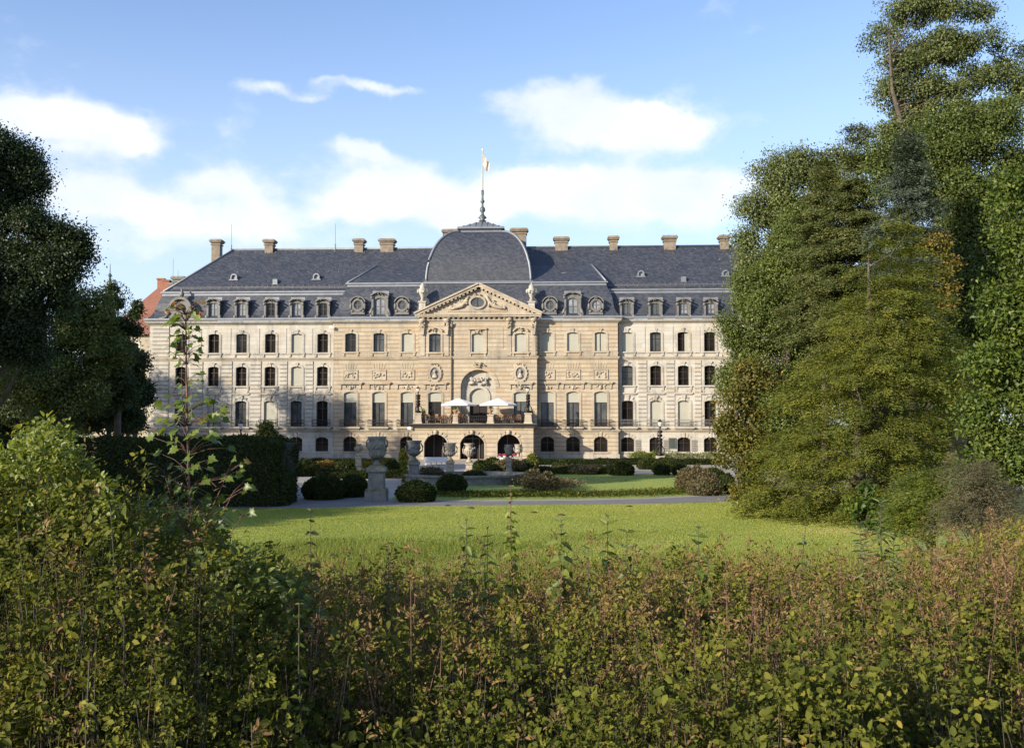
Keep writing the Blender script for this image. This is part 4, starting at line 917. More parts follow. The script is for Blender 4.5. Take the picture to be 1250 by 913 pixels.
M['fol_yellow'] = leaf_mat('yellowing_leaves', [(0, (0.081, 0.092, 0.016)), (.45, (0.196, 0.161, 0.032)), (.75, (0.345, 0.207, 0.046)), (1, (0.299, 0.103, 0.034))], .38)
M['fol_box'] = leaf_mat('clipped_box_leaves', [(0, (.016, .025, .008)), (.5, (.036, .051, .013)), (1, (.085, .10, .026))], .2, .6, .1)
M['fol_rose'] = leaf_mat('bronze_and_green_leaves', [(0, (.045, .055, .02)), (.45, (.105, .105, .04)), (.8, (.18, .125, .07)), (1, (.26, .15, .11))], .3)
M['fol_under'] = leaf_mat('bramble_and_dogwood_leaves', [(0, (0.035, 0.046, 0.009)), (.3, (0.098, 0.111, 0.019)), (.55, (0.178, 0.175, 0.030)), (.75, (0.258, 0.209, 0.041)), (.9, (0.270, 0.159, 0.047)), (1, (0.161, 0.077, 0.032))], .33, .6, .08)
M['fol_yg'] = leaf_mat('yellow_green_leaves', [(0, (0.062, 0.095, 0.015)), (.5, (0.166, 0.199, 0.028)), (1, (0.319, 0.314, 0.054))], .4, .45, .4)
M['fol_dry'] = leaf_mat('dry_brown_leaves', [(0, (0.061, 0.038, 0.022)), (.4, (0.160, 0.095, 0.050)), (.75, (0.248, 0.165, 0.080)), (1, (0.221, 0.181, 0.060))], .25, .8, .05)
M['fol_twig'] = leaf_mat('grey_brown_twigs', [(0, (.05, .05, .03)), (.5, (.125, .115, .065)), (1, (.19, .165, .085))], .2, .8, .1)
M['fol_maple'] = leaf_mat('maple_leaves', [(0, (0.041, 0.078, 0.013)), (.5, (0.113, 0.166, 0.024)), (.85, (0.207, 0.238, 0.039)), (1, (0.303, 0.062, 0.033))], .42, .4, .45)

def limb_tree(mb, base, top, r0, targets, r1=.05, wob=.25):
    """trunk with a slight sway and limbs that reach the leaf clusters"""
    b, t_ = np.array(base, float), np.array(top, float); pts = []; rad = []
    h = np.linalg.norm(t_ - b)
    for i in range(9):
        s = i / 8; w = wob * math.sin(s * 5 + b[0]) * h * .06; pts.append(b + (t_ - b) * s + np.array([w, w * .5, 0])); rad.append(r0 * (1 - s) ** .8 + r1 * .6)
    rad[0] *= 1.35; mb.tube(pts, rad, 8)
    P = np.array(pts)
    for q in targets:
        q = np.array(q); hd = np.linalg.norm((q - b)[:2]); z = max(b[2] + h * .12, q[2] - hd * .75 - .5); s = np.clip((z - b[2]) / h, .1, .95)
        i = min(7, int(s * 8)); st = P[i] + (P[i+1] - P[i]) * (s * 8 - i); mid = st * .5 + q * .5 + np.array([0, 0, -.06 * hd]) + rng.normal(size=3) * .08 * hd
        r = r0 * (1 - s) ** .8 * .38 + .02; mb.tube([st, st * .72 + mid * .28 + np.array([0, 0, .02 * hd]), mid, mid * .4 + q * .6 + rng.normal(size=3) * .04 * hd, q], [r, r * .85, r * .6, r * .35, r * .14], 5)

def boughs(edges, D, n, bw, bh, seed, core=True):
    """boughs set round a leaning cone whose outline is given as (row, left, right)"""
    R_ = np.random.default_rng(seed); e = np.array(edges, float); out = []
    for i in range(n):
        py = e[0, 0] + (e[-1, 0] - e[0, 0]) * R_.uniform() ** .75; l, r = np.interp(py, e[:, 0], e[:, 1]), np.interp(py, e[:, 0], e[:, 2])
        hw = (r - l) / 2; a = R_.uniform(-math.pi, math.pi) if R_.uniform() < .45 else R_.uniform(-math.pi, 0); s = R_.uniform(.55, .95); w = min(bw, .35 * hw + 4) * R_.uniform(.7, 1.3)
        out.append(((l + r) / 2 + math.cos(a) * max(0, hw - w * .6) * s ** .5, py, w, w * bh * R_.uniform(.8, 1.3), math.sin(a) * max(0, hw - w * .6) * s * D / F))
    if core:
        for py in np.linspace(e[0, 0] + 12, e[-1, 0] - 8, 9):
            l, r = np.interp(py, e[:, 0], e[:, 1]), np.interp(py, e[:, 0], e[:, 2]); out.append(((l + r) / 2, py, (r - l) * .31, (e[-1, 0] - e[0, 0]) / 14, 0))
    return out
def tree(name, label, cat, lobes, D, mat, px_leaf=3.4, cover=5.0, style='broad', tint=.5, tsd=.14, rc=.95, depth=.85, trunk=None, trunk_r=.3, base=None, group=None, wl=.6, world=False, limbs=26, crown='crown', top=None, shell=.3, bark='bark', csd=.13, nmax=170000, trunkname='trunk', wob=.25, shrink=.22, ragged=6):
    global rng
    rng = np.random.default_rng(zlib.crc32(label.encode())); k = D / F
    L3 = []
    for l in lobes:
        if world: L3.append(l[:6]); continue
        px, py, rx, ry = l[:4]; c = at(px, py, D + (l[4] if len(l) > 4 else 0)); L3.append((c.x, c.y, c.z, rx * k, rx * k * depth if len(l) < 6 else l[5], ry * k))
    L3 = np.array(L3)
    if style == 'broad' and ragged:                          # break every lobe into an uneven bunch of smaller boughs
        nl = []
        for q in L3:
            nl.append(np.concatenate([q[:3], q[3:] * .70]))
            for _ in range(ragged):
                f_ = rng.uniform(.26, .58); dd = rdir(1)[0]; nl.append(np.concatenate([q[:3] + dd * q[3:] * (1.04 - f_ * .75) * rng.uniform(.75, 1.1), q[3:] * f_ * np.array([1, 1, .85])]))
        L3 = np.array(nl); cover *= .62
    C, Rr = L3[:, :3], L3[:, 3:]
    area = np.pi * Rr[:, 0] * Rr[:, 2]; Rr = np.maximum(Rr - shrink * rc, Rr * .4); Lf = px_leaf * k * .86; n = int(min(nmax, 1.3 * cover * area.sum() / (.5 * Lf * Lf * wl)))
    per = 110 if style != 'conifer' else 130
    nc = max(12, n // per); li = rng.choice(len(L3), nc * 2, p=(area / area.sum()))
    d = rdir(nc * 2); d[:, 2] = np.where(d[:, 2] < -.55, -d[:, 2], d[:, 2]); fr = 1 - np.abs(rng.normal(size=nc * 2)) * shell; fr = np.clip(fr, .25, 1.06)
    cc = C[li] + d * Rr[li] * fr[:, None]
    deep = np.zeros(nc * 2, bool)
    for j in range(len(L3)):
        q = np.linalg.norm((cc - C[j]) / Rr[j], axis=1); deep |= (q < .55) & (li != j)
    keep = np.where(~deep & (cc[:, 2] > .25))[0][:nc]; cc, d = cc[keep], d[keep]; nc = len(cc)
    per = max(8, n // nc); ct = rng.normal(size=nc) * csd; sz = rng.uniform(.65, 1.3, nc)
    idx = np.repeat(np.arange(nc), per); m_ = len(idx)
    off = rdir(m_) * (rng.uniform(size=(m_, 1)) ** .42) * np.where(rng.uniform(size=(m_, 1)) < .16, rng.uniform(1.1, 1.9, (m_, 1)), 1.0); rcl = rc * sz[idx][:, None]
    if style == 'conifer':
        ax = cc - np.array([float(np.average(C[:, 0], weights=area)), float(np.average(C[:, 1], weights=area)), 0]); ax[:, 2] = 0; out = unit(ax) * .75 + d * .45; out[:, 2] *= .1; out = unit(out); o = out[idx]; a = rng.uniform(-1, 1, (m_, 1)); sd = np.stack([-o[:, 1], o[:, 0], np.zeros(m_)], 1)
        pos = cc[idx] + o * a * rcl * 1.25 + sd * rng.normal(size=(m_, 1)) * rcl * .33 * (1.1 - .5 * a) + np.array([[0, 0, 1]]) * (rng.normal(size=(m_, 1)) * rcl * .16 - .25 * rcl * (a + .3) ** 2)
        ld = unit(o + sd * rng.normal(size=(m_, 1)) * .7 + rdir(m_) * .45 + np.array([[0, 0, -.15]])); nr = unit(rdir(m_) * .42 + np.array([[0, 0, .6]]) + o * .5 + d[idx] * .7 + SUNV * .2)
    else:
        pos = cc[idx] + off * rcl * np.array([[1, 1, .75]]); ld = unit(off * .5 + d[idx] * .3 + rdir(m_) * .9 + np.array([[0, 0, -.35]])); nr = unit(rdir(m_) * .55 + np.array([[0, 0, .3]]) + off * .6 + d[idx] * .6 + SUNV * .2)
    pos[:, 2] = np.maximum(pos[:, 2], zg(pos[:, 0], pos[:, 1]) + .03)
    tn = tint + ct[idx] + tsd * rng.normal(size=m_)
    b = base if base is not None else (float(np.average(C[:, 0], weights=area)), float(np.average(C[:, 1], weights=area)))
    zb = float(zg(b[0], b[1])); o = empty(name, (b[0], b[1], zb)); tag(o, label, cat, group); sh = np.array([b[0], b[1], zb])
    leaf_object(crown, pos - sh, ld, nr, Lf * rng.uniform(.7, 1.35, m_), Lf * wl * rng.uniform(.8, 1.2, m_), tn, M[mat], o)
    if trunk_r:
        mb = MB(); tp = top if top is not None else (float(np.average(C[:, 0], weights=area)), b[1], float((C[:, 2] + Rr[:, 2] * .5).max()))
        tg = cc[rng.choice(nc, min(limbs, nc), replace=False)] - sh
        limb_tree(mb, (0, 0, -.15), (np.array(tp) - sh) * (np.array([1, 1, .86]) if style == 'conifer' else 1), trunk_r, tg, .02 if style == 'conifer' else .05, wob); mb.build(trunkname, M[bark], o)
    return o

# ------------------------------------------------------------------ trees on the right
tree('oak_tree', 'airy grey green tree beside the roof, its open top against the sky', 'tree', [(944,212,26,24),(968,205,32,24),(924,262,22,32),(914,305,20,34),(950,255,32,40),(987,222,34,34),(1015,205,28,30),(975,280,45,55),(922,345,28,45),(960,350,48,60)], 80, 'fol_pale', 3.6, 4.2, tint=.4, rc=1.1, trunk_r=.42, limbs=45, shell=.22)
tree('hornbeam_tree', 'dense dark green broad tree overlapping the right end of the palace', 'tree', [(925,395,42,72),(966,330,50,72),(912,440,36,55),(944,480,52,60),(992,400,60,85),(987,275,34,45),(893,470,18,40),(955,545,48,60),(890,405,14,25)], 70, 'fol_mid', 3.4, 5.5, tint=.33, rc=.95, trunk_r=.4, csd=.1)
tree('spruce_tree', 'dark brown green conifer spire rising behind the olive conifer', 'tree', boughs([(158, 1046, 1050), (200, 1032, 1066), (260, 1012, 1076), (330, 995, 1082), (450, 985, 1085)], 57, 70, 15, .55, 5), 57, 'fol_spruce', 3.6, 6, 'conifer', tint=.7, rc=.7, trunk_r=.3, wl=.38)
tree('spruce_tree', 'shorter dark conifer left of the tallest brown green spire', 'tree', boughs([(196, 1007, 1011), (240, 990, 1026), (300, 972, 1030), (420, 955, 1035)], 59, 50, 15, .55, 6), 59, 'fol_spruce', 3.6, 5.5, 'conifer', tint=.65, rc=.75, trunk_r=.25, wl=.38)
tree('blue_spruce', 'blue green spruce with a pointed top behind the olive conifer', 'tree', boughs([(160, 1106, 1110), (200, 1093, 1123), (250, 1077, 1138), (310, 1064, 1150), (420, 1055, 1158)], 50, 75, 13, .5, 7), 50, 'fol_blue', 3.8, 6, 'conifer', tint=.45, rc=.65, trunk_r=.25, wl=.36)
tree('ash_tree', 'tallest tree, with a loose open crown and crooked trunk against the sky', 'tree', [(1080,45,30,26),(1110,20,36,28),(1150,10,40,30),(1185,20,30,26),(1105,85,40,28),(1140,65,36,26),(1085,120,28,26),(1110,150,42,30),(1190,100,34,24),(1225,95,34,28),(1255,110,36,34),(1165,140,30,26),(1130,115,50,40),(1150,60,40,36),(1195,55,30,30),(1090,175,34,26),(1150,175,50,30),(1210,140,40,30),(1250,60,20,16)], 66, 'fol_pale', 3.8, 2.3, tint=.36, rc=.75, trunk_r=.5, base=(28.3, 66), top=(27.4, 66, 29.5), limbs=60, shell=.35, wob=1.6, ragged=9)
tree('maple_tree', 'dark shaded maple filling the gap behind the fresh green tree', 'tree', [(1085,218,36,34),(1100,190,32,26),(1070,190,22,20),(1140,180,36,34),(1165,160,40,34),(1160,240,50,50),(1180,300,60,50),(1130,215,26,30),(1170,190,48,44),(1215,165,52,48),(1195,255,56,65),(1160,250,30,50),(1240,235,40,70),(1185,350,60,60),(1250,330,50,80),(1210,430,70,70)], 56, 'fol_mid', 3.8, 6.0, tint=.2, tsd=.2, rc=.9, trunk_r=.45)
tree('yew_tree', 'large olive green feathery conifer sweeping down to the lawn', 'tree', boughs([(262, 1082, 1104), (300, 1058, 1128), (350, 1032, 1152), (420, 992, 1172), (500, 945, 1184), (570, 912, 1184), (632, 900, 1140)], 43, 230, 33, .62, 8), 43, 'fol_olive', 3.6, 5.8, 'conifer', tint=.30, tsd=.15, rc=.6, trunk_r=.35, wl=.32, csd=.13, nmax=230000, limbs=40)
tree('birch_tree', 'slender small tree turning orange and yellow above the olive conifer', 'tree', [(1140,302,20,18),(1152,328,18,24),(1138,345,16,18),(1150,360,16,20)], 49, 'fol_yellow', 4.2, 4.0, tint=.28, tsd=.24, rc=.5, trunk_r=.12, base=(20.0, 49.5))
tree('elder_shrub', 'loose shrub with orange tinted leaves at the left foot of the olive conifer', 'shrub', [(922,462,28,30),(905,500,32,38),(893,540,24,36),(918,545,32,36),(912,585,26,30),(922,612,22,20),(900,605,18,20)], 46, 'fol_yellow', 4.4, 4.2, tint=.10, tsd=.24, rc=.55, trunk_r=.1, shell=.3, limbs=20)
tree('lime_tree', 'fresh green broadleaf tree at the right edge with large sunlit leaves', 'tree', [(1242,235,26,40),(1256,310,40,46),(1212,362,22,16),(1232,395,42,40),(1205,450,40,36),(1245,480,48,50),(1196,520,34,36),(1235,560,44,44),(1200,585,30,34),(1290,400,60,150),(1300,560,60,80)], 26, 'fol_bright', 6.6, 4.4, tint=.30, tsd=.18, rc=.5, trunk_r=.22, wl=.55, csd=.12)
tree('lilac_bush', 'low bush with round green leaves under the olive conifer', 'bush', [(1058,612,20,20),(1076,625,18,16),(1040,626,18,14),(1060,640,22,14)], 37, 'fol_bright', 6.5, 3.2, tint=.1, rc=.35, trunk_r=.03, wl=.8)
tree('broom_bush', 'yellow green broom bush in front of the olive conifer', 'bush', [(1130,600,30,30),(1110,640,30,32),(1150,630,36,36),(1165,590,26,26)], 27, 'fol_yg', 4.5, 5.5, 'conifer', tint=.32, rc=.4, trunk_r=.06, wl=.22)
tree('dry_bush', 'brown dry twiggy bush below the fresh green tree', 'bush', [(1190,590,36,34),(1215,620,36,36),(1175,630,32,34),(1230,650,40,30)], 24, 'fol_twig', 4.5, 2.2, 'conifer', tint=.45, rc=.4, trunk_r=.06, wl=.16, limbs=60)

# ------------------------------------------------------------------ trees on the left, and those that throw the garden's shade
tree('chestnut_tree', 'dark tree towering at the left edge, one arching branch against the sky', 'tree', [(8,185,30,36),(28,215,28,34),(-25,225,70,75),(30,270,34,36),(10,330,60,60),(50,355,46,46),(80,325,26,28),(62,285,22,22),(85,292,20,16),(98,305,14,16),(70,325,24,30),(-30,400,80,90),(30,410,36,50)], 46, 'fol_dark', 4.0, 5.0, tint=.2, rc=.7, ragged=9, trunk_r=.55, base=(-26, 47), shell=.26, limbs=60)
tree('beech_tree', 'green bushy tree below the dark chestnut, before the red roofs', 'tree', [(88,395,34,42),(62,445,44,50),(118,372,24,30),(105,440,44,50),(85,490,60,42),(30,455,40,60)], 72, 'fol_mid', 3.8, 5, tint=.26, tsd=.2, rc=.9, trunk_r=.35)
tree('beech_tree', 'small pointed tree with a lobed top left of the red house', 'tree', [(136,352,9,13),(141,368,15,12),(130,395,20,24),(137,430,24,34),(145,480,30,40),(152,400,14,20),(166,408,9,14)], 76, 'fol_dark', 3.8, 5, tint=.5, rc=.6, shrink=.5, trunk_r=.3)
tree('beech_tree', 'dark spreading tree at the foot of the red house', 'tree', [(120,450,40,36),(150,440,26,26),(110,495,50,40),(158,480,24,40)], 100, 'fol_dark', 3.8, 6, tint=.5, rc=.9, trunk_r=.3)
tree('beech_tree', 'dark low tree beside the left corner of the palace', 'tree', [(163,465,15,36),(173,440,11,26),(173,485,12,40),(166,497,17,34),(155,515,24,26)], 92, 'fol_dark', 3.6, 5.5, tint=.35, rc=.7, shrink=.5, trunk_r=.3)
tree('laurel_bush', 'low dark evergreen bushes spreading behind the left end of the long hedge', 'bush', [(30,505,40,24),(75,507,36,22),(115,508,34,22),(150,510,24,20),(170,512,14,18)], 78, 'fol_dark', 3.8, 6, tint=.4, rc=.7, trunk_r=.1, shrink=.1)
tree('thuja_tree', 'small dark tree standing in front of the red tiled roof', 'tree', [(166,373,7,9),(165,384,8,10),(160,440,12,20),(150,432,16,24)], 118, 'fol_dark', 3.4, 5, tint=.4, rc=.6, shrink=.5, trunk_r=.25)
for (x, y, h, r, lab) in ((-36, 28, 18.5, 6.5, 'tall lime tree of the park, nearest the hedge'), (-45, 34, 28, 8, 'tall lime tree of the park, opposite the urns'), (-53, 20, 25, 7, 'tall lime tree of the park, farthest from the palace'), (-50, 54, 25, 7, 'tall lime tree of the park, behind the chestnut'), (-57, 87, 24, 6.5, 'tall lime tree of the park, across from the left wing'), (-67, 91, 26, 7, 'tall lime tree of the park, behind the one across from the left wing'), (-50, 83, 20, 5, 'lime tree of the park, nearest the palace garden'), (-62, 68, 24, 6, 'lime tree of the park, left of the green bushy trees')):
    tree('lime_tree', lab, 'tree', [(x, y, h * .78, r * .7, r * .7, h * .22), (x - 1.5, y + 1, h * .5, r, r, h * .26), (x + 2, y - 2, h * .42, r * .9, r * .9, h * .24), (x, y + 3, h * .3, r * .8, r * .8, h * .16)], 60, 'fol_mid', 8, 4, tint=.3, rc=1.5, trunk_r=.5, base=(x, y), world=True, nmax=34000)
for q in (0,):
    tree('woodland_tree', 'dark woodland tree behind the fresh green tree, deepest in the gap', 'tree', [(1180,430,70,90),(1140,400,46,80),(1150,470,60,60),(1240,400,60,120),(1140,520,60,70),(1290,450,80,130),(1190,560,80,50)], 84, 'fol_mid', 3.8, 6.5, tint=.1, rc=1.2, trunk_r=.4)
    tree('woodland_tree', 'dark woodland tree filling the gap left of the green bushy tree', 'tree', [(-20,430,70,70),(30,480,60,40),(-60,480,60,60),(70,505,60,24),(0,490,80,50),(-50,500,70,45),(60,500,60,42)], 92, 'fol_dark', 3.8, 4, tint=.3, rc=1.2, trunk_r=.4)
    tree('woodland_tree', 'dark woodland tree close behind the olive conifer', 'tree', [(1050,430,80,90),(990,480,60,70),(1110,500,80,80),(1000,570,90,40)], 74, 'fol_mid', 3.8, 4, tint=.1, rc=1.1, trunk_r=.4)
tree('topiary_tree', 'small round topped tree poking up behind the long hedge', 'tree', [(325,524,12,11),(331,538,10,14),(320,540,10,14)], 70, 'fol_box', 3.4, 6, tint=.45, rc=.5, trunk_r=.14)

# ------------------------------------------------------------------ hedges, clipped box, roses
def surface_leaves(name, pts, nrm, mat, L, parent, tint=.5, tsd=.2, wl=.6, jit=.05):
    n = len(pts); d = unit(nrm * .55 + rdir(n) * .9); nn = unit(nrm * .8 + rdir(n) * .7)
    return leaf_object(name, pts + nrm * rng.normal(size=(n, 1)) * jit, d, nn, L * rng.uniform(.6, 1.4, n), L * wl, tint + tsd * rng.normal(size=n), M[mat], parent)
def ball(px0, px1, py0, py1, label, mat='fol_box', name='box_ball', cat='topiary', group='clipped box balls in the garden', tint=.45, tsd=.2, L=None, rough=.06, flat=None, jit=.04):
    g = gnd((px0 + px1) / 2, py1); D = g.y; k = D / F; w = (px1 - px0) / 2 * k; h = (py1 - py0) * k
    D2 = D + w * .6; c = np.array([g.x * D2 / D, D2, 0.0]); w *= D2 / D; h *= D2 / D
    mb = MB(); prof = [(w * .82, 0), (w * .93, h * .2)] + [(w * .95 * math.cos(a), h * .97 * (.36 + .64 * math.sin(a))) for a in np.linspace(0, 1.5, 8)] + [(.01, h * .97)]
    mb.lathe((0, 0, 0), prof, 16); o = mb.build(name, M['core']); o.location = c; tag(o, label, cat, group)
    px = 3.0; L = L or max(.05, .8 * px * k); area = 2 * math.pi * w * (h * .7 + w * .5); n = int(min(14000, 3.2 * area / (.5 * L * L * .6)))
    u = rng.uniform(size=n); th = rng.uniform(0, 2 * np.pi, n); a = np.arcsin(u); low = rng.uniform(size=n) < .22
    zl = rng.uniform(0, .36, n); r = np.where(low, w * (.86 + .14 * zl / .36), w * np.cos(a)); z = np.where(low, zl * h, h * (.36 + .64 * np.sin(a)))
    bmp = 1 + rough * fbm2(np.cos(th) * r / w * 3, np.sin(th) * r / w * 3 + z / h * 3, 1.5, int(px0))
    p = np.stack([r * np.cos(th) * bmp, r * np.sin(th) * bmp, z * bmp], 1); nr = unit(np.stack([p[:, 0] / w**2, p[:, 1] / w**2, np.maximum(0, p[:, 2] - .36 * h) / (.64 * h)**2], 1) + 1e-6)
    surface_leaves('foliage', p, nr, mat, L, o, tint, tsd, jit=jit); return o
for a in ((360,389,563,581.5,'box ball nearest the hedge end, behind the big front one'), (371,420,583.5,610,'large dark box ball left of the largest urn'), (409,432.5,564,580,'box ball left of the small sunlit urn'), (485,531,589.5,613,'large dark box ball at the path edge under the second urn'),
          (534,568,581,602,'dark box ball in front of the ram horned urn'), (565,592,576,588,'flat dark box ball just left of the middle of the basin'), (578,596,563,577,'dark box ball below the middle porch arch'), (591,613,569.5,584,'sunlit green box ball between basin and porch'),
          (592,611,560,571,'small box ball close to the porch right of the middle arch'), (631,651.5,564,577,'dark box ball right of the slim dark urn'), (675,698,563,576,'dark box ball right of the porch corner'), (653,675,571,578,'low flat box ball beside the rose bed'),
          (470,488,564,575,'small dark box ball right of the largest urn'), (745,772.5,565.5,580.5,'box ball alone at the back edge of the sunlit lawn'), (779,799,561,573,'small box ball left of the lamp post foot'), (797,832,562.5,577,'wide box ball behind the small one near the lamp'),
          (799.5,816.5,568,580,'small round box ball at the back right of the lawn'), (822,841,568.5,580.5,'box ball beside the bronze rose bush'), (852,886,573.5,596,'large box ball right of the bronze rose bush'), (881,896.5,580,603,'tall box ball at the right tip of the island'), (512,523,573,586,'dark box ball tucked behind the second urn pedestal'),
          (416,448,581.5,607,'wide dark bush between big box ball and largest urn')): ball(*a)
for a, m_, tn in (((644,657,555,571,'conical evergreen at the right corner of the porch'), 'fol_olive', .3), ((487.5,497,550,575,'upright yellow green conifer left of the porch'), 'fol_olive', .5), ((491,500,575.5,589,'yellow green dwarf conifer left of the second pedestal'), 'fol_olive', .5)):
    ball(*a, mat=m_, name='dwarf_conifer', cat='shrub', group='dwarf conifers round the porch', tint=tn, rough=.12)
for a, tn in (((515,541,573,588,'bronze rose bush in the sun behind the second urn'), .5), ((826,874,574,601,'bronze rose bush at the right end of the lawn'), .55), ((640,662,576,597,'reddish rose bush right of the stone basin'), .55), ((655,681,580,600,'rose bush next to the sunlit lawn'), .55), ((840,880,588,605,'low rose bush in front of the large right box ball'), .45), ((426,447,586,606,'bronze rose bush between box ball and largest urn'), .5), ((604,640,562,578,'rose bush below the right porch arch'), .5), ((690,735,570,579,'rose bush along the back of the sunlit lawn'), .5), ((740,748,566,578,'thin rose bush left of the lone box ball'), .5)):
    ball(*a, mat='fol_rose', name='rose_bush', cat='shrub', group='rose bushes in the garden', tint=tn, tsd=.25, rough=.14, jit=.07)
def hedge(name, label, x0, x1, y0, y1, h, L, cat='hedge', mat='fol_box', group=None, tint=.45, yaw=0.0, loc0=(0, 0, 0), n=None, r=.25, tsd=.2):
    mb = MB(); e = .06; P_ = [(y0 + e, 0), (y0 + e * 1.5, h - r), (y0 + r, h - e), (y1 - r, h - e), (y1 - e, h - r), (y1 - e, 0)]
    nseg = 24; vs = []; fs = []
    for i in range(nseg + 1):
        x = x0 + (x1 - x0) * i / nseg; s = 1 if 0 < i < nseg else .8
        for (yy, zz) in P_: vs.append((x, (yy - (y0+y1)/2) * s + (y0+y1)/2, zz * (1 if s == 1 else .96)))
    k = len(P_)
    for i in range(nseg):
        for j in range(k - 1): fs.append((i*k+j, (i+1)*k+j, (i+1)*k+j+1, i*k+j+1))
    fs += [tuple(range(k)), tuple(nseg*k + j for j in range(k-1, -1, -1))]; mb.add(vs, fs, False)
    o = mb.build(name, M['core']); o.location = loc0; o.rotation_euler = (0, 0, yaw); tag(o, label, cat, group)
    W, Dp = x1 - x0, y1 - y0; A = np.array([W * h, W * Dp, Dp * h, Dp * h, W * h * .6]); n = n or int(3.0 * A.sum() / (.3 * L * L)); n = min(n, 90000)
    w = rng.choice(5, n, p=A / A.sum()); a, b = rng.uniform(size=n), rng.uniform(size=n)
    px = np.select([w == 0, w == 1, w == 2, w == 3, w == 4], [x0 + a*W, x0 + a*W, np.full(n, x0), np.full(n, x1), x0 + a*W])
    py = np.select([w == 0, w == 1, w == 2, w == 3, w == 4], [np.full(n, y0), y0 + b*Dp, y0 + a*Dp, y0 + a*Dp, np.full(n, y1)]); pz = np.where(w == 1, h, b * h)
    nr = np.select([(w == 0)[:, None], (w == 1)[:, None], (w == 2)[:, None], (w == 3)[:, None], (w == 4)[:, None]], [np.array([[0, -1., 0]]), np.array([[0, 0, 1.]]), np.array([[-1., 0, 0]]), np.array([[1., 0, 0]]), np.array([[0, 1., 0]])])
    P = np.stack([px, py, pz], 1); C_ = np.stack([np.clip(px, x0 + r, x1 - r), np.clip(py, y0 + r, y1 - r), np.minimum(pz, h - r)], 1); dv = P - C_; ln = np.linalg.norm(dv, axis=1, keepdims=True)
    P = np.where(ln > r, C_ + dv / np.maximum(ln, 1e-6) * r, P); nr = unit(nr + dv * 1.5)
    P += nr * (.15 * fbm2(px * 1.2 + pz, py * 1.2 + pz * 1.3, 1.1, 5))[:, None]
    surface_leaves('foliage', P, nr, mat, L, o, tint, tsd); return o
hedge('clipped_hedge', 'long tall dark clipped hedge on the left, ending at the gravel path', -46, -11.1, 48.5, 52.5, 3.2, .13, n=90000, r=.9, tint=.5)
for (p0, p1, py, lab, h) in ((638, 886, 567.5, 'low dark clipped hedge along the foot of the right wing', .5), (366, 482, 566.5, 'low clipped hedge along the foot of the left wing', .45)):
    A_, B_ = gnd(p0, py), gnd(p1, py); hedge('low_hedge', lab, A_.x, B_.x, A_.y, A_.y + .8, h, .10, r=.12, group='low hedges below the palace walls', tint=.3)
for (p0, p1, py, lab, h) in ((388, 448, 584.5, 'knee high clipped hedge behind the large left box ball', .5), (470, 492, 584, 'short clipped hedge between the two largest urns', .5), (640, 745, 579, 'low hedge along the back of the sunlit lawn', .4)):
    A_, B_ = gnd(p0, py), gnd(p1, py); hedge('low_hedge', lab, A_.x, B_.x, A_.y, A_.y + .8, h, .09, r=.12, group='low hedges in the garden', tint=.35)
# weedy border of the island and flower beds: nobody could count these
def bed(name, label, pts, n, h, L, mat, tint, tsd, wl=.5, cat='plants', wid=.5):
    P = np.array(pts); s = np.sort(rng.uniform(0, len(P) - 1, n)); i = np.minimum(s.astype(int), len(P) - 2); f_ = (s - i)[:, None]
    b = P[i] * (1 - f_) + P[i+1] * f_; b = b + rng.normal(size=(n, 2)) * wid; hh = h * (.55 + .5 * np.abs(fbm2(b[:, 0], b[:, 1], 1.2, 4))); z = rng.uniform(.02, 1, n) ** .7 * hh
    return tag(leaf_object(name, np.stack([b[:, 0], b[:, 1], z], 1), unit(rdir(n) * .8 + np.array([[0, 0, .7]])), rdir(n), L * rng.uniform(.6, 1.5, n), L * wl, tint + tsd * rng.normal(size=n), M[mat]), label, cat, None, 'stuff')
bed('flower_bed', 'weedy dark planting along the front edge of the garden island', [G2(560, 606), G2(700, 606.5), G2(790, 604), G2(860, 600.5), G2(890, 595)], 9000, .36, .10, 'fol_under', .1, .28, wid=.75)
bed('flower_bed', 'thin planting along the path under the urns', [G2(525, 606), G2(620, 606), G2(700, 604)], 4000, .32, .11, 'fol_under', .1, .25, wid=.6)
bed('flower_bed', 'sunlit orange and yellow flowers below the left wing', [G2(384, 571.5), G2(412, 572)], 4500, .8, .13, 'fol_yellow', .6, .28, wid=.5)
bed('flower_bed', 'yellow flowers beside the small sunlit urn', [G2(440, 572), G2(470, 571)], 3000, .6, .13, 'fol_yellow', .45, .25, wid=.4)
bed('flower_bed', 'reddish rose planting along the right side of the basin', [G2(636, 592), G2(690, 596)], 7000, .75, .11, 'fol_rose', .6, .3, wid=.7)
bed('flower_bed', 'dry rose planting behind the sunlit lawn', [G2(680, 577), G2(745, 577)], 7000, .7, .12, 'fol_rose', .5, .3, wid=.4)
bed('climbing_plants', 'straggling plants along the plinth of the right wing', [tuple(palw(UX(p, 0), -.6, 0)[:2]) for p in (770, 800, 880)], 2600, 1.0, .16, 'fol_yg', .3, .25, wid=.35)

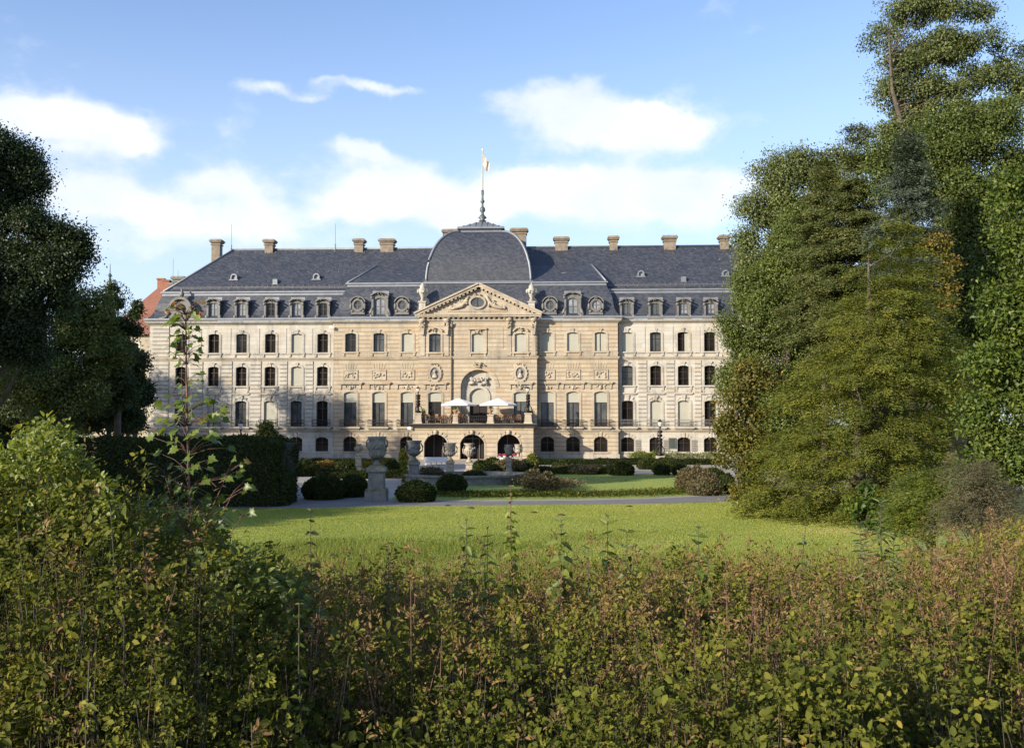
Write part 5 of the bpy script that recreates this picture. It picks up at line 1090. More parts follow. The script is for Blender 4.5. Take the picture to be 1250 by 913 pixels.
# ------------------------------------------------------------------ stone basin, urns, lamps, terrace things
bc = gnd(560, 592); bx, by = bc.x + .6, bc.y + 3.0
mb = MB(); rx, ry = 8.6 / 2 + .1, 3.4
def oval(k, z, n=40): return [(bx + (rx + k) * math.cos(q) , by + (ry + k) * math.sin(q), z) for q in [2 * math.pi * i / n for i in range(n)]]
rings = [oval(0, 0), oval(0, .46), oval(.12, .47), oval(.12, .6), oval(-.42, .6), oval(-.42, .2)]
for A_, B_ in zip(rings[:-1], rings[1:]):
    for i in range(40): mb.face([A_[i], A_[(i+1) % 40], B_[(i+1) % 40], B_[i]])
bs = mb.build('stone_basin', M['urn_grey']); tag(bs, 'low oval stone fountain basin with a broad rim among the box balls', 'basin')
mb = MB(); mb.face(oval(-.40, .38)); w = glass('dark_water', (.012, .016, .012), .05); mb.build('water', w, bs)

def urn(px, py_base, py_top, py_ped, rimpx, label, style, pm, um, pedw):
    g = gnd(px, py_base); k = g.y / F; Ht = (py_base - py_top) * k; hp = (py_base - py_ped) * k; R = rimpx / 2 * k; w = pedw / 2 * k; hv = Ht - hp
    o = empty('garden_urn', (g.x, g.y + w, 0)); tag(o, label, 'urn', 'stone urns on pedestals')
    mb = MB(); mb.frustum(0, 0, 0, hp * .28, w, w, w, w); mb.frustum(0, 0, hp * .28, hp * .36, w * .98, w * .98, w * .84, w * .84); mb.frustum(0, 0, hp * .36, hp * .82, w * .74, w * .74, w * .70, w * .70)
    mb.frustum(0, 0, hp * .82, hp * .88, w * .74, w * .74, w * .88, w * .88); mb.frustum(0, 0, hp * .88, hp, w * .9, w * .9, w * .86, w * .86); pd = mb.build('pedestal', M[pm], o)
    mb = MB(); mb.frustum(0, 0, hp * .30, hp * .358, w * 1.01, w * 1.01, w * .9, w * .9); mb.build('mossy_ledge', M['moss'], pd); mb = MB(); mb.frustum(0, 0, hp + .001, hp + .06 * hv, w * .74, w * .74, w * .6, w * .6); mb.build('mossy_ledge', M['moss'], pd)
    P = {'krater': [(.46, .0), (.44, .06), (.24, .1), (.2, .16), (.42, .24), (.72, .33), (.86, .42), (.9, .5), (.88, .55), (.93, .58), (.95, .8), (.9, .86), (.94, .9), (1.0, .94), (1.02, .98), (.96, 1.0), (.82, .97), (.7, .8), (.1, .78)],
         'bell': [(.52, .0), (.5, .06), (.26, .12), (.22, .2), (.5, .28), (.78, .36), (.84, .44), (.74, .5), (.7, .55), (.74, .72), (.84, .86), (1.0, .96), (1.02, 1.0), (.9, 1.0), (.7, .85), (.1, .8)],
         'amphora': [(.6, .0), (.56, .06), (.26, .12), (.24, .24), (.62, .38), (.86, .52), (.9, .62), (.76, .72), (.66, .78), (.7, .9), (.96, .97), (1.0, 1.0), (.8, 1.0), (.6, .9), (.1, .85)]}[style]
    mb = MB(); mb.lathe((0, 0, hp + .05 * hv), [(r * R, z * hv * .95) for r, z in P], 20)
    R_ = random.Random(int(px))
    for i in range(26 if style != 'amphora' else 12):
        q = 2 * math.pi * i / 26 * (1 if style != 'amphora' else 2.16); zz = R_.uniform(.56, .82) if style == 'krater' else R_.uniform(.55, .75); rr = {'krater': .93, 'bell': .74, 'amphora': .86}[style]
        mb.blob((math.cos(q) * R * rr, math.sin(q) * R * rr, hp + hv * zz), (R * .14, R * .14, hv * R_.uniform(.04, .08)), 6, 4)
    for i in range(16):                                    # gadroons of the lower bowl
        q = 2 * math.pi * i / 16; mb.tube([(math.cos(q) * R * r, math.sin(q) * R * r, hp + .05 * hv + z * hv * .95) for r, z in ((P[3][0] + .1, P[3][1] + .05), (P[5][0], P[5][1]), (P[6][0] + .02, P[6][1]))], R * .08, 5)
    vs = mb.build('vase', M[um], o)
    for q in (-1, 1):
        hm = MB(); rr = R * (1.0 if style == 'krater' else .8)
        if style == 'krater': pts = [(q * rr * .9, 0, hp + hv * .6), (q * rr * 1.1, 0, hp + hv * .68), (q * rr * 1.12, 0, hp + hv * .82), (q * rr * .98, 0, hp + hv * .9)]
        else: pts = [(q * rr * .85, 0, hp + hv * .42), (q * rr * 1.35, 0, hp + hv * .52), (q * rr * 1.45, 0, hp + hv * .72), (q * rr * 1.1, 0, hp + hv * .85)]
        hm.tube(pts, R * .11, 6); hm.build('handle', M[um], vs)
    return o
urn(458, 611.5, 533.5, 571, 23, 'largest dark stone urn, on a mossy pedestal beside the gravel path', 'krater', 'urn_grey', 'urn_grey', 26)
urn(504.5, 590, 538, 564, 18.5, 'second largest grey urn, above the box ball at the path edge', 'bell', 'urn_grey', 'urn_grey', 16)
urn(549, 582, 541, 563.5, 15, 'shaded urn with ram horn handles in front of the left porch arch', 'bell', 'urn_grey', 'urn_pale', 12)
urn(572.4, 577, 541.5, 565.5, 13.5, 'sunlit two handled urn in front of the middle porch arch', 'amphora', 'urn_pale', 'urn_pale', 11)
urn(621, 581, 543, 561, 9.5, 'slim dark urn in front of the right porch arch', 'krater', 'urn_grey', 'urn_grey', 9)
urn(632.7, 573, 542.5, 558, 9.5, 'pale sunlit urn right of the slim dark one', 'bell', 'urn_pale', 'urn_pale', 8)
urn(436.8, 575.5, 542, 557, 8.6, 'small rosy sunlit urn left of the largest one', 'amphora', 'urn_pale', 'urn_pale', 9)

def lamp(name, label, base, h, ornate, pedestal=0.0, group=None):
    o = empty(name, base); tag(o, label, 'lamp', group); mb = MB(); z0 = pedestal
    if pedestal: pb = MB(); pb.frustum(0, 0, 0, pedestal, .5, .5, .38, .38); pb.build('base', M['urn_pale'], o)
    hh = h - z0; mb.lathe((0, 0, z0), [(.3, 0), (.3, .06 * hh), (.16, .1 * hh), (.12, .2 * hh), (.17, .24 * hh), (.09, .3 * hh), (.075, .5 * hh), (.14, .54 * hh), (.07, .6 * hh), (.06, .74 * hh), (.15, .79 * hh), (.05, .8 * hh)], 8)
    if ornate:
        for q in range(3):
            a = q * 2.09 + .3; c_, s_ = math.cos(a), math.sin(a); mb.tube([(c_ * .1, s_ * .1, z0 + .3 * hh), (c_ * .42, s_ * .42, z0 + .2 * hh), (c_ * .46, s_ * .46, z0 + .08 * hh), (c_ * .3, s_ * .3, z0 + .02)], .05, 5)
            for zz in (.34, .44, .55, .65): mb.blob((c_ * .14, s_ * .14, z0 + zz * hh), (.13, .13, .16), 6, 4)
    mb.build('post', M['iron'], o)
    ln = MB(); ln.lathe((0, 0, z0 + .8 * hh), [(.1, 0), (.24, .1 * hh), (.23, .115 * hh)], 6, False); ln = ln.build('lantern', plain('milky_lamp_glass', (.55, .54, .5), .25) if 'milk' not in M else M['milk'], o); M['milk'] = ln.data.materials[0]
    cp = MB(); cp.lathe((0, 0, z0 + .916 * hh), [(.28, 0), (.2, .03 * hh), (.08, .055 * hh), (.05, .07 * hh), (.012, .085 * hh)], 6, False); cp.build('lamp_cap', M['iron'], ln); return o
for px, lab in ((510.3, 'ornate candelabra lamp on the left end of the terrace'), (644.4, 'ornate candelabra lamp on the right end of the terrace')):
    b = palw(UX(px, DP - .35, 505), -DP + .35, ztr + 1.15); lamp('terrace_lamp', lab, b, ZZ(471.5, DP, px) - ztr - 1.15, True, 0, 'candelabra lamps of the terrace')
g = gnd(806, 565.5); lamp('garden_lamp', 'tall ornate lamp post on a stone base before the right wing', g, (565.5 - 511.5) * g.y / F, True, .75)
for px, py, lab in ((294, 512.5, 'lantern showing above the long hedge, right one'), (215.5, 515, 'lantern showing above the hedge nearest the palace corner')):
    D = 96; p = at(px, py, D); lamp('garden_lamp', lab, (p.x, p.y, 0), p.z, False, 0, 'lanterns behind the long hedge')

def parasol(px0, px1, py_t, py_e, pole, label):
    d = DP - 1.6; x0, x1 = UX(px0, d, 490), UX(px1, d, 490); zt, ze = ZZ(py_t, d, 585), ZZ(py_e, d, 585); r = (x1 - x0) / 2; xc = (x0 + x1) / 2
    o = empty('parasol', palw(xc, -d, ztr), -YAW + .2); tag(o, label, 'parasol', 'white parasols on the terrace'); mb = MB(); n = 8
    P = lambda rr, i, z: (rr * math.cos(2*math.pi*i/n + .39), rr * math.sin(2*math.pi*i/n + .39), z - ztr)
    r *= 1.04; lv = [(.04, zt + .05), (r * .3, zt - .12), (r * .62, ze + .28), (r, ze), (r, ze - .16), (r * .97, ze - .02), (r * .3, zt - .17), (.03, zt - .05)]
    for (ra, za), (rb, zb) in zip(lv[:-1], lv[1:]):
        for i in range(n): mb.face([P(ra, i, za), P(ra, i+1, za), P(rb, i+1, zb), P(rb, i, zb)])
    mb.build('canopy', M['white'], o); mb = MB(); mb.lathe((0, 0, 0), [(.03, .1), (.03, zt - ztr)], 8)
    for i in range(n): mb.tube([(0, 0, zt - ztr - .5), P(r * .6, i, ze + .2)], .014, 4)
    mb.build('pole', M['wood_light'], o); mb = MB(); mb.lathe((0, 0, 0), [(.35, 0), (.35, .1), (.06, .14)], 12); mb.build('base', M['iron_grey'], o)
parasol(538.5, 581.5, 486.8, 493.6, 560.4, 'open white parasol left of the niche door'); parasol(585.6, 630.5, 486.8, 493.6, 607.5, 'open white parasol right of the niche door')
# terrace chairs and tables
def chair_mesh(mat, name='terrace_chair'):
    mb = MB(); mb.box(-.26, .26, -.25, .25, .40, .46)
    for sx in (-1, 1):
        for sy in (-1, 1): mb.tube([(sx * .23, sy * .22, 0), (sx * .23, sy * .22, .41 if sy < 0 else .95)], .025, 5)
        mb.box(sx * .25 - .03, sx * .25 + .03, -.24, .24, .62, .66)
    mb.tube([(-.24, .23, .95), (-.12, .25, 1.0), (.12, .25, 1.0), (.24, .23, .95)], .03, 5)
    for k in range(7): x = -.2 + k * .066; mb.box(x - .02, x + .02, .215, .245, .45, .96)
    return mb.build(name, mat)
ch = chair_mesh(M['wood']); ch2 = chair_mesh(M['wood_light']); i = 0
spots = [(518, 1.5, .5, 0), (524, .9, 2.6, 0), (531, 1.3, -.6, 1), (538, 1.0, .9, 1), (543, 1.6, 3.0, 0), (548, .9, -1.1, 0), (563, 1.2, .4, 0), (568, 1.8, 2.2, 0), (604, 1.1, 1.2, 0), (609, 1.7, -.4, 0), (613, .9, 2.7, 1), (618, 1.3, .3, 0), (623, 1.8, -2.0, 0), (628, 1.0, .8, 0), (634, 1.5, 2.9, 0)]
for (px, dy, rz, kind) in spots:
    src = ch2 if kind else ch; c_ = src if not src.get('used') else src.copy()
    if c_ is not src: COL.objects.link(c_)
    src['used'] = 1; c_.location = palw(UX(px, DP - dy, 512), -DP + dy, ztr); c_.rotation_euler = (0, 0, rz)
    where = 'left of the left inner pedestal' if px < 553 else ('beside the niche door' if px < 595 else 'right of the right inner pedestal')
    order = {518: 'first from the left', 524: 'second from the left', 531: 'third from the left', 538: 'fourth from the left', 543: 'fifth from the left', 548: 'nearest the inner pedestal,', 563: 'just right of the left inner pedestal,', 568: 'nearest the door,', 604: 'nearest the right inner pedestal,', 609: 'second from the pedestal,', 613: 'third from the pedestal,', 618: 'middle one,', 623: 'third from the lamp,', 628: 'second from the lamp,', 634: 'nearest the right lamp,'}[px]
    tag(c_, ('light wooden' if kind else 'brown') + ' terrace chair, ' + order + ' ' + where, 'chair', 'chairs on the terrace')
for o in (ch, ch2): del o['used']
def table(px, dy, lab, cloth=False):
    o = empty('terrace_table', palw(UX(px, DP - dy, 512), -DP + dy, ztr)); tag(o, lab, 'table', 'round tables on the terrace'); mb = MB(); mb.lathe((0, 0, .7), [(.45, 0), (.47, .02), (.45, .04)], 14); mb.build('table_top', M['wood_light'], o)
    mb = MB(); mb.lathe((0, 0, 0), [(.26, 0), (.24, .03), (.04, .08), (.035, .7)], 10); mb.build('leg', M['iron'], o)
table(528, 1.9, 'small round table on the left part of the terrace'); table(541, 2.0, 'small round table under the left parasol'); table(610, 2.2, 'small round table under the right parasol'); table(625, 2.1, 'small round table on the right part of the terrace')
def pot(pos, label, s=1.0):
    o = empty('planter', pos); tag(o, label, 'planter', 'planters on the terrace'); mb = MB(); mb.lathe((0, 0, 0), [(.12*s, 0), (.08*s, .08*s), (.2*s, .25*s), (.27*s, .36*s), (.24*s, .38*s)], 10); mb.build('pot', M['terracotta'], o)
    n = 160; p = rdir(n) * rng.uniform(.1, 1, (n, 1)) * np.array([[.36, .36, .34]]) * s + np.array([[0, 0, .58 * s]]); leaf_object('foliage', p, unit(rdir(n) + np.array([[0, 0, .3]])), rdir(n), .16, .08, .35 + .25 * rng.normal(size=n), M['fol_yg'], o)
for px, lab in ((555.8, 'potted plant on the left inner terrace pedestal'), (598.6, 'potted plant on the right inner terrace pedestal')): pot(palw(UX(px, DP - .35, 505), -DP + .35, ztr + 1.0), lab, 1.25)
for px, lab in ((517.3, 'potted plant right of the left terrace lamp'), (650.3, 'potted plant right of the right terrace lamp')): pot(palw(min(UX(px, DP - .6, 505), pu1 - .2), -DP + .7, ztr + (.62 if px < 600 else .6)), lab, 1.1)
for px, dx in ((517.3, 0), (650.3, 0)):
    xx = min(UX(px, DP - .6, 505), pu1 - .2); mb = MB(); q = palw(xx, -DP + .7, ztr); mb.frustum(q.x, q.y, q.z, q.z + (.62 if px < 600 else .6), .2, .2, .16, .16); tag(mb.build('plant_stand', M['urn_grey']), 'short stone block under the potted plant by the ' + ('left' if px < 600 else 'right') + ' terrace lamp', 'plant stand')
# white tables before the porch
def long_table(px0, px1, py_top, py_b, label, gap):
    A_, B_ = gnd(px0, py_b), gnd(px1, py_b); w = (B_.x - A_.x) / 2; h = (py_b - py_top) * A_.y / F; o = empty('buffet_table', ((A_.x + B_.x) / 2, A_.y + .4, 0)); tag(o, label, 'table', 'white tables before the porch')
    mb = MB(); mb.box(-w, w, -.42, .42, h - .04, h); mb.box(-w - .01, w + .01, -.44, .44, gap, h - .041); mb.build('tablecloth', M['white'], o)
    if gap > .05:
        for k in range(5):
            x = -w + .12 + k * (2 * w - .24) / 4
            for yy in (-.36, .36): mb = MB(); mb.box(x - .04, x + .04, yy - .04, yy + .04, 0, gap + .02); mb.build('leg', M['white_paint'], o)
    return o, h
t1, h1 = long_table(517.6, 546.5, 558.3, 567.8, 'long white clothed table before the left porch arch', .26)
t2, h2 = long_table(607, 631, 558.4, 566.3, 'white clothed table carrying red flowers before the right porch arch', .03)
t = NT('red_petals'); t.set(Roughness=.6); t.color(t.ramp(t.noise(9, 2, .5), [(.4, (.42, .02, .025)), (.6, (.5, .1, .09)), (.72, (.75, .6, .58))])); M['red'] = t.m
for k, lab in ((-.75, 'bowl of red flowers at the left end of the white table'), (-.25, 'second bowl of red flowers from the left on the white table'), (.3, 'third bowl of red flowers from the left on the white table'), (.8, 'bowl of red flowers at the right end of the white table')):
    o = empty('flower_bowl', t2.location + Vector((k, 0, h2))); tag(o, lab, 'flowers', 'red flower bowls on the white table'); mb = MB(); mb.lathe((0, 0, 0), [(.1, 0), (.16, .1), (.2, .14)], 10); mb.build('bowl', M['white_paint'], o)
    mb = MB(); R_ = random.Random(int(k * 100)); [mb.blob((R_.uniform(-.2, .2), R_.uniform(-.15, .15), .2 + R_.uniform(-.04, .12)), (.08, .08, .07), 6, 4) for _ in range(16)]; mb.build('flowers', M['red'], o)

# ------------------------------------------------------------------ red roofed house and spire behind, left
t = NT('red_roof_tiles'); t.set(Roughness=.8); n = t.noise(3, 5, .6); x_, y_, z_ = t.xyz()
c = t.ramp(n, [(.3, (.20, .08, .05)), (.7, (.30, .135, .085))]); t.color(t.mix(t.math('MULTIPLY', t.step(t.math('FRACT', t.math('DIVIDE', z_, .32)), .75, .98), .5), c, (.1, .03, .02))); M['red_tile'] = t.m
M['render_wall'] = plain('cream_render', (.36, .31, .24), .85, 0, .2, .6)
def house(name, label, pxl, pxr, py_ridge, py_eave, D, depth, hip, chims, gable=None, wins=True):
    A_, B_ = at(pxl, py_eave, D), at(pxr, py_eave, D); w = B_.x - A_.x; ze = A_.z; zr_ = at(pxl, py_ridge, D + depth / 2).z
    o = empty(name, ((A_.x + B_.x) / 2, D, 0), .02); tag(o, label, 'house'); a = w / 2
    holes = [(-a + 1.5 + k * 3.2, -a + 2.7 + k * 3.2, z, z + 1.8, .1) for k in range(int((w - 2) / 3.2)) for z in (ze - 2.9, ze - 6.4, ze - 9.9, ze - 13.4)] if wins else []
    mb = MB(); wall_panel(mb, -a, a, 0, ze, 0, holes, .3); mb.face([(-a, 0, 0), (-a, depth, 0), (-a, depth, ze), (-a, 0, ze)]); mb.face([(a, 0, 0), (a, depth, 0), (a, depth, ze), (a, 0, ze)]); mb.face([(-a, depth, 0), (a, depth, 0), (a, depth, ze), (-a, depth, ze)]); mb.build('wall', M['render_wall'], o)
    for h_ in holes:
        mb = MB(); mb.ring(outline(*h_), grow(outline(*h_), .14), -.05, .01); wi = mb.build('window', M['white_paint'], o); mb = MB(); mb.box(h_[0], h_[1], .2, .24, h_[2], h_[3]); mb.build('pane', M['glass'], wi)
    e = .6; mb = MB(); A, B, C, D_ = (-a - e, -e, ze), (a + e, -e, ze), (a + e, depth + e, ze), (-a - e, depth + e, ze); R0, R1 = (-a + hip, depth / 2, zr_), (a - hip, depth / 2, zr_)
    for f_ in ([A, B, R1, R0], [C, D_, R0, R1], [D_, A, R0], [B, C, R1], [A, D_, C, B]): mb.face(f_)
    rf = mb.build('roof', M['red_tile'], o)
    for (x, y, top) in chims:
        mb = MB(); mb.box(x - .5, x + .5, y - .45, y + .45, zr_ - 3, zr_ + top); mb.box(x - .62, x + .62, y - .57, y + .57, zr_ + top + .002, zr_ + top + .25); mb.build('chimney', M['red_tile'], rf)
    if gable:
        x, zb, w2 = gable; mb = MB(); mb.prism([(x - w2, zb), (x + w2, zb), (x + w2, zb + 1.5), (x, zb + 3.2), (x - w2, zb + 1.5)], -.2, 5); g_ = mb.build('dormer', M['render_wall'], rf)
        for q in (-1, 1): mb = MB(); mb.prism([(x, zb + 3.5), (x + q * (w2 + .5), zb + 1.3), (x + q * (w2 + .5), zb + 1.05), (x, zb + 3.2)][:: 1 if q < 0 else -1], -.6, 5.2); mb.build('dormer_roof', M['red_tile'], g_)
        mb = MB(); mb.box(x - .45, x + .45, -.26, -.202, zb + .2, zb + 1.6); mb.build('pane', M['glass'], g_)
house('red_house', 'cream house with steep red tiled roof and chimneys behind the palace', 147, 242, 352, 396, 152, 14, 3.2, ((-2.1, 7, 1.3), (-1.1, 6.6, 1.0), (.1, 7, .9), (.9, 7, .6), (1.9, 7.2, .5)), gable=(-1.6, 16.4, 1.3))
house('red_house', 'lower cream house with red roof seen between the left trees', 118, 200, 384, 409, 140, 12, 3.5, ((2.5, 6, .8),))
p = at(134.5, 322, 210); mb = MB(); mb.lathe((p.x, p.y, 0), [(3, 0), (3, p.z - 16), (2.2, p.z - 15), (.5, p.z - 5), (.25, p.z - 3), (.42, p.z - 2.4), (.12, p.z - 2), (.06, p.z)], 8, False)
tag(mb.build('church_spire', M['copper']), 'thin dark spire tip poking up behind the left trees', 'spire')
# ------------------------------------------------------------------ the wild growth in front of the camera
rng = np.random.default_rng(77)
def stem_plants(base, top, n_leaf, L, wl, mat, smat, name, parent=None, low=.25, twig=.28, tint=.5, tsd=.18, ptint=None, stem_r=.006, droop=.2, shape='leaf', up=.25, tint_t=0.0, stems=True, sname='stems', kind=None):
    """upright stems from base to top with leaves set round them; returns the leaf object (and the stems below it)"""
    N = len(base); L = np.broadcast_to(np.asarray(L, float), (N,)); h = np.linalg.norm(top - base, axis=1)
    ctrl = base * .5 + top * .5 + rng.normal(size=(N, 3)) * .07 * h[:, None]; ctrl[:, 2] += .1 * h
    K = max(3, n_leaf // 9); cn = np.repeat(np.arange(N), K); tk = low + (1 - low) * rng.uniform(size=N * K) ** .62      # twig ends, each with its spray of leaves
    q = lambda t, i: base[i] * ((1-t)**2)[:, None] + ctrl[i] * (2*t*(1-t))[:, None] + top[i] * (t*t)[:, None]
    a = rng.uniform(0, 2 * np.pi, N * K); ok = np.stack([np.cos(a), np.sin(a), np.full(N * K, .25)], 1)
    node = q(tk, cn) + ok * (twig * h[cn] ** .5 * rng.uniform(size=N * K) ** .6 * (1.05 - tk ** 1.5))[:, None]; ck = rng.normal(size=N * K)
    nd = np.repeat(np.arange(N * K), 9); idx = cn[nd]; t_ = tk[nd]; m_ = len(nd); off = rdir(m_) * rng.uniform(size=(m_, 1)) ** .4
    p = node[nd] + off * (L[idx] * 1.25)[:, None] * np.array([[1, 1, .8]])
    d = unit(off * .8 + ok[nd] * .4 + rdir(m_) * .5 + np.array([[0, 0, up - .25]])); nr = unit(off * .35 + np.array([[0, 0, .4]]) + rdir(m_) * .55 + ok[nd] * .2 + SUNV * .5)
    tt = tint + (0 if ptint is None else ptint[idx]) + tsd * .7 * rng.normal(size=m_) + tsd * .6 * ck[nd] + tint_t * (t_ - .5)
    ll = L[idx] * rng.uniform(.55, 1.25, m_)
    o = leaf_object(name, p, d, nr, ll, ll * wl, tt, M[mat], parent, shape=shape, droop=droop)
    if stems:
        mb = MB()
        for i in range(N):
            pts = [base[i] * (1-t)**2 + ctrl[i] * 2*t*(1-t) + top[i] * t*t for t in (0, .3, .6, .88)]; r = stem_r * (.45 + .3 * h[i]); mb.tube(pts, [r, r * .8, r * .55, r * .25], 4)
        mb.build(sname, M[smat], o if parent is None else parent)
    return o
def prof(px):
    """the skyline of the growth, in pixels of the photograph"""
    return np.interp(px, [-80, 0, 40, 90, 130, 200, 250, 270, 300, 360, 400, 470, 560, 700, 850, 980, 1080, 1120, 1160, 1200, 1260, 1330], [556, 556, 552, 566, 590, 612, 640, 656, 676, 684, 690, 692, 694, 690, 684, 686, 686, 664, 655, 650, 640, 630])
def growth(n, y0, y1, px0, px1, hb=2.62, jit=.13, margin=0, extra=0.0, clump=0.9):
    y = np.sqrt(rng.uniform(y0 * y0, y1 * y1, n)); px = rng.uniform(px0, px1, n); x = (px - CX) / F * y; z0 = zg(x, y)
    k = rng.uniform(size=n) < .62 + clump * fbm2(x, y, 2.6, 31); x, y, px, z0 = x[k], y[k], px[k], z0[k]; n = len(x)
    zs = H - (prof(px) + margin - 517) / F * y                       # sight line of the skyline
    wall = hb + .30 * fbm2(x, y, 1.5, 12) + .10 * fbm2(x, y, 4.0, 13)
    # the thicket on the left swells up behind the first row
    wall = wall + np.clip((345 - px) / 200, 0, 1.15) * 1.7 * np.clip((y - 3.4) / 4.2, 0, 1) + np.clip((px - 1090) / 160, 0, 1) * .55 * np.clip((y - 5) / 5, 0, 1)
    z1 = np.minimum(zs, wall) + rng.normal(size=n) * jit - np.abs(rng.normal(size=n)) * .32 + extra
    z1 = np.maximum(z1, z0 + .35); b = np.stack([x, y, z0 - .02], 1); t = np.stack([x + rng.normal(size=n) * .16, y + rng.normal(size=n) * .16, z1], 1)
    return b, t, px
b, t_, px = growth(5000, 3.1, 7.5, -300, 1560, hb=2.68)
o = stem_plants(b, t_, 126, .018 + .036 * rng.uniform(size=len(b)) ** 2, .6, 'fol_under', 'stem', 'undergrowth', tint=.36, tsd=.15, ptint=.22 * fbm2(b[:, 0], b[:, 1], 1.1, 21), low=.12)
tag(o, 'dense leafy bramble and dogwood growth in front of the camera', 'undergrowth', None, 'stuff')
b, t_, px = growth(4200, 7.2, 13.5, -300, 1560, hb=2.72)
o = stem_plants(b, t_, 108, .022 + .045 * rng.uniform(size=len(b)) ** 2, .52, 'fol_under', 'stem', 'undergrowth', tint=.44, tsd=.17, ptint=.2 * fbm2(b[:, 0], b[:, 1], .8, 22), low=.15)
tag(o, 'leafy wild growth behind the front thicket, down to the lawn', 'undergrowth', None, 'stuff')
b, t_, px = growth(2700, 5.6, 13.5, 360, 1560, hb=2.76, jit=.12, margin=6, extra=.22, clump=.9)
o = stem_plants(b, t_, 63, rng.uniform(.018, .04, len(b)), .36, 'fol_dry', 'bark_red', 'dry_weeds', tint=.5, tsd=.25, low=.5, twig=.13, up=.6, ptint=.15 * fbm2(b[:, 0], b[:, 1], .9, 23), droop=.1)
tag(o, 'brown dry seed heads and stems over the thicket', 'dry weeds', None, 'stuff')
b, t_, px = growth(420, 3.6, 8.0, -60, 1340, hb=2.6, jit=.1, extra=.18)
o = stem_plants(b, t_, 45, rng.uniform(.02, .038, len(b)), .4, 'fol_dry', 'bark_red', 'dry_weeds', tint=.45, tsd=.25, low=.55, twig=.15, up=.4)
tag(o, 'brown withered shoots scattered through the front thicket', 'dry weeds', None, 'stuff')

def shrub(name, label, px0, px1, D, dd, n, pys, mat, L, wl, nl, tint=.45, tsd=.18, twig=.3, smat='stem', low=.2, cat='shrub', up=.25, shape='leaf'):
    px = rng.uniform(px0, px1, n); y = D + rng.uniform(-dd, dd, n); cx = ((px0 + px1) / 2 - CX) / F * D; x = (px - CX) / F * y
    py = np.interp(px, *pys) + np.abs(rng.normal(size=n)) * 16; z1 = np.maximum(H - (py - 517) / F * y, zg(x, y) + .4)
    b = np.stack([x * .72 + cx * .28, y * .75 + D * .25, zg(x, y) - .02], 1); t = np.stack([x, y, z1], 1); org = np.array([cx, D, float(zg(cx, D))])
    o = empty(name, org); tag(o, label, cat)
    stem_plants(b - org, t - org, nl, L, wl, mat, smat, 'foliage', o, low, twig, tint, tsd, up=up, shape=shape); return o
shrub('dogwood_shrub', 'tall yellow green shrub at the far left, topping the hedge line', -60, 140, 7.4, 1.1, 120, ([-60, 0, 30, 55, 75, 95, 140], [570, 550, 522, 504, 512, 548, 590]), 'fol_yg', .042, .62, 230, .36, .22)
shrub('willow_shrub', 'narrow leaved green shrub between tall yellow shrub and maple sapling', 150, 320, 8.0, 1.0, 90, ([150, 200, 250, 290, 320], [606, 600, 632, 664, 684]), 'fol_mid', .07, .26, 150, .5, .2)
shrub('hazel_shrub', 'grey green shrub with large leaves right of the maple sapling', 250, 372, 7.0, .7, 60, ([250, 300, 340, 372], [672, 676, 686, 708]), 'fol_mid', .07, .6, 100, .4, .18)
shrub('bramble_shrub', 'golden leaved bush in the right half of the thicket', 700, 800, 8.6, .8, 60, ([700, 750, 800], [728, 700, 722]), 'fol_yellow', .045, .5, 110, .25, .2)
shrub('bramble_shrub', 'yellow flowering goldenrod bush at the lower right edge', 1150, 1300, 13.5, 1.6, 120, ([1150, 1200, 1300], [665, 650, 640]), 'fol_yg', .05, .4, 140, .55, .22)
shrub('bramble_shrub', 'fresh green leafy bush at the bottom right of the thicket', 930, 1080, 5.2, .5, 60, ([930, 1000, 1080], [815, 790, 815]), 'fol_under', .045, .65, 80, .3, .18)

# --- single tall weeds standing above the thicket
def weed(px, py, D, label, pairs=9, L=.13, wl=.34, mat='fol_mid', tint=.45, name='tall_weed', smat='stem', lean=.0, spread=.0, stems=1, droop=.45):
    L *= 1.6 if D > 7 else .6; wl *= 1.2; pairs = int(pairs * rng.uniform(1.9, 2.6))
    tp = at(px, py, D); bx_ = tp.x - lean; zb = float(zg(bx_, D)); o = empty(name, (bx_, D, zb)); tag(o, label, 'weed', 'tall weeds above the thicket'); mb = MB(); P, Dd, N_, LL = [], [], [], []
    for s in range(stems):
        a0 = 2.4 * s; tx = tp.x - bx_ + (spread * math.cos(a0) if s else 0); ty = spread * math.sin(a0) if s else 0; hz = (tp.z - zb) * (1 if s == 0 else rng.uniform(.8, .95))
        C = lambda t: np.array([tx * t ** 1.6 + .03 * math.sin(5 * t + s), ty * t ** 1.4, hz * t]); mb.tube([C(q) for q in np.linspace(0, 1, 8)], [.012 * (1 - .75 * q) for q in np.linspace(0, 1, 8)], 5)
        for k in range(pairs):
            t = .52 + .475 * k / max(1, pairs - 1); az = k * 1.94 + s + rng.uniform(-.4, .4); sc = L * (1.15 - .8 * max(0, t - .55) / .45) * rng.uniform(.8, 1.15)
            for q in (0, math.pi):
                v = np.array([math.cos(az + q), math.sin(az + q), rng.uniform(-.6, .25) + .7 * (t > .93)]); P.append(C(t)); Dd.append(v); N_.append(np.array([-v[0] * .3 - .3, -v[1] * .3 - .55, .75]) + rng.normal(size=3) * .25); LL.append(sc * 1.25)
    LL = np.array(LL); n = len(LL); leaf_object('leaves', np.array(P), np.array(Dd), np.array(N_), LL, LL * wl, tint + .15 * rng.normal(size=n), M[mat], o, 'leaf', .25, droop); mb.build('stem', M[smat], o); return o
weed(627, 592, 9.5, 'tallest single weed, standing before the gravel path with a pale leafy tip', 15, .075, .45, 'fol_yg', .45, smat='bark_red')
weed(573, 634, 9.5, 'tall weed left of the tallest one, with drooping dark leaves', 8, .11, .36, 'fol_mid', .35)
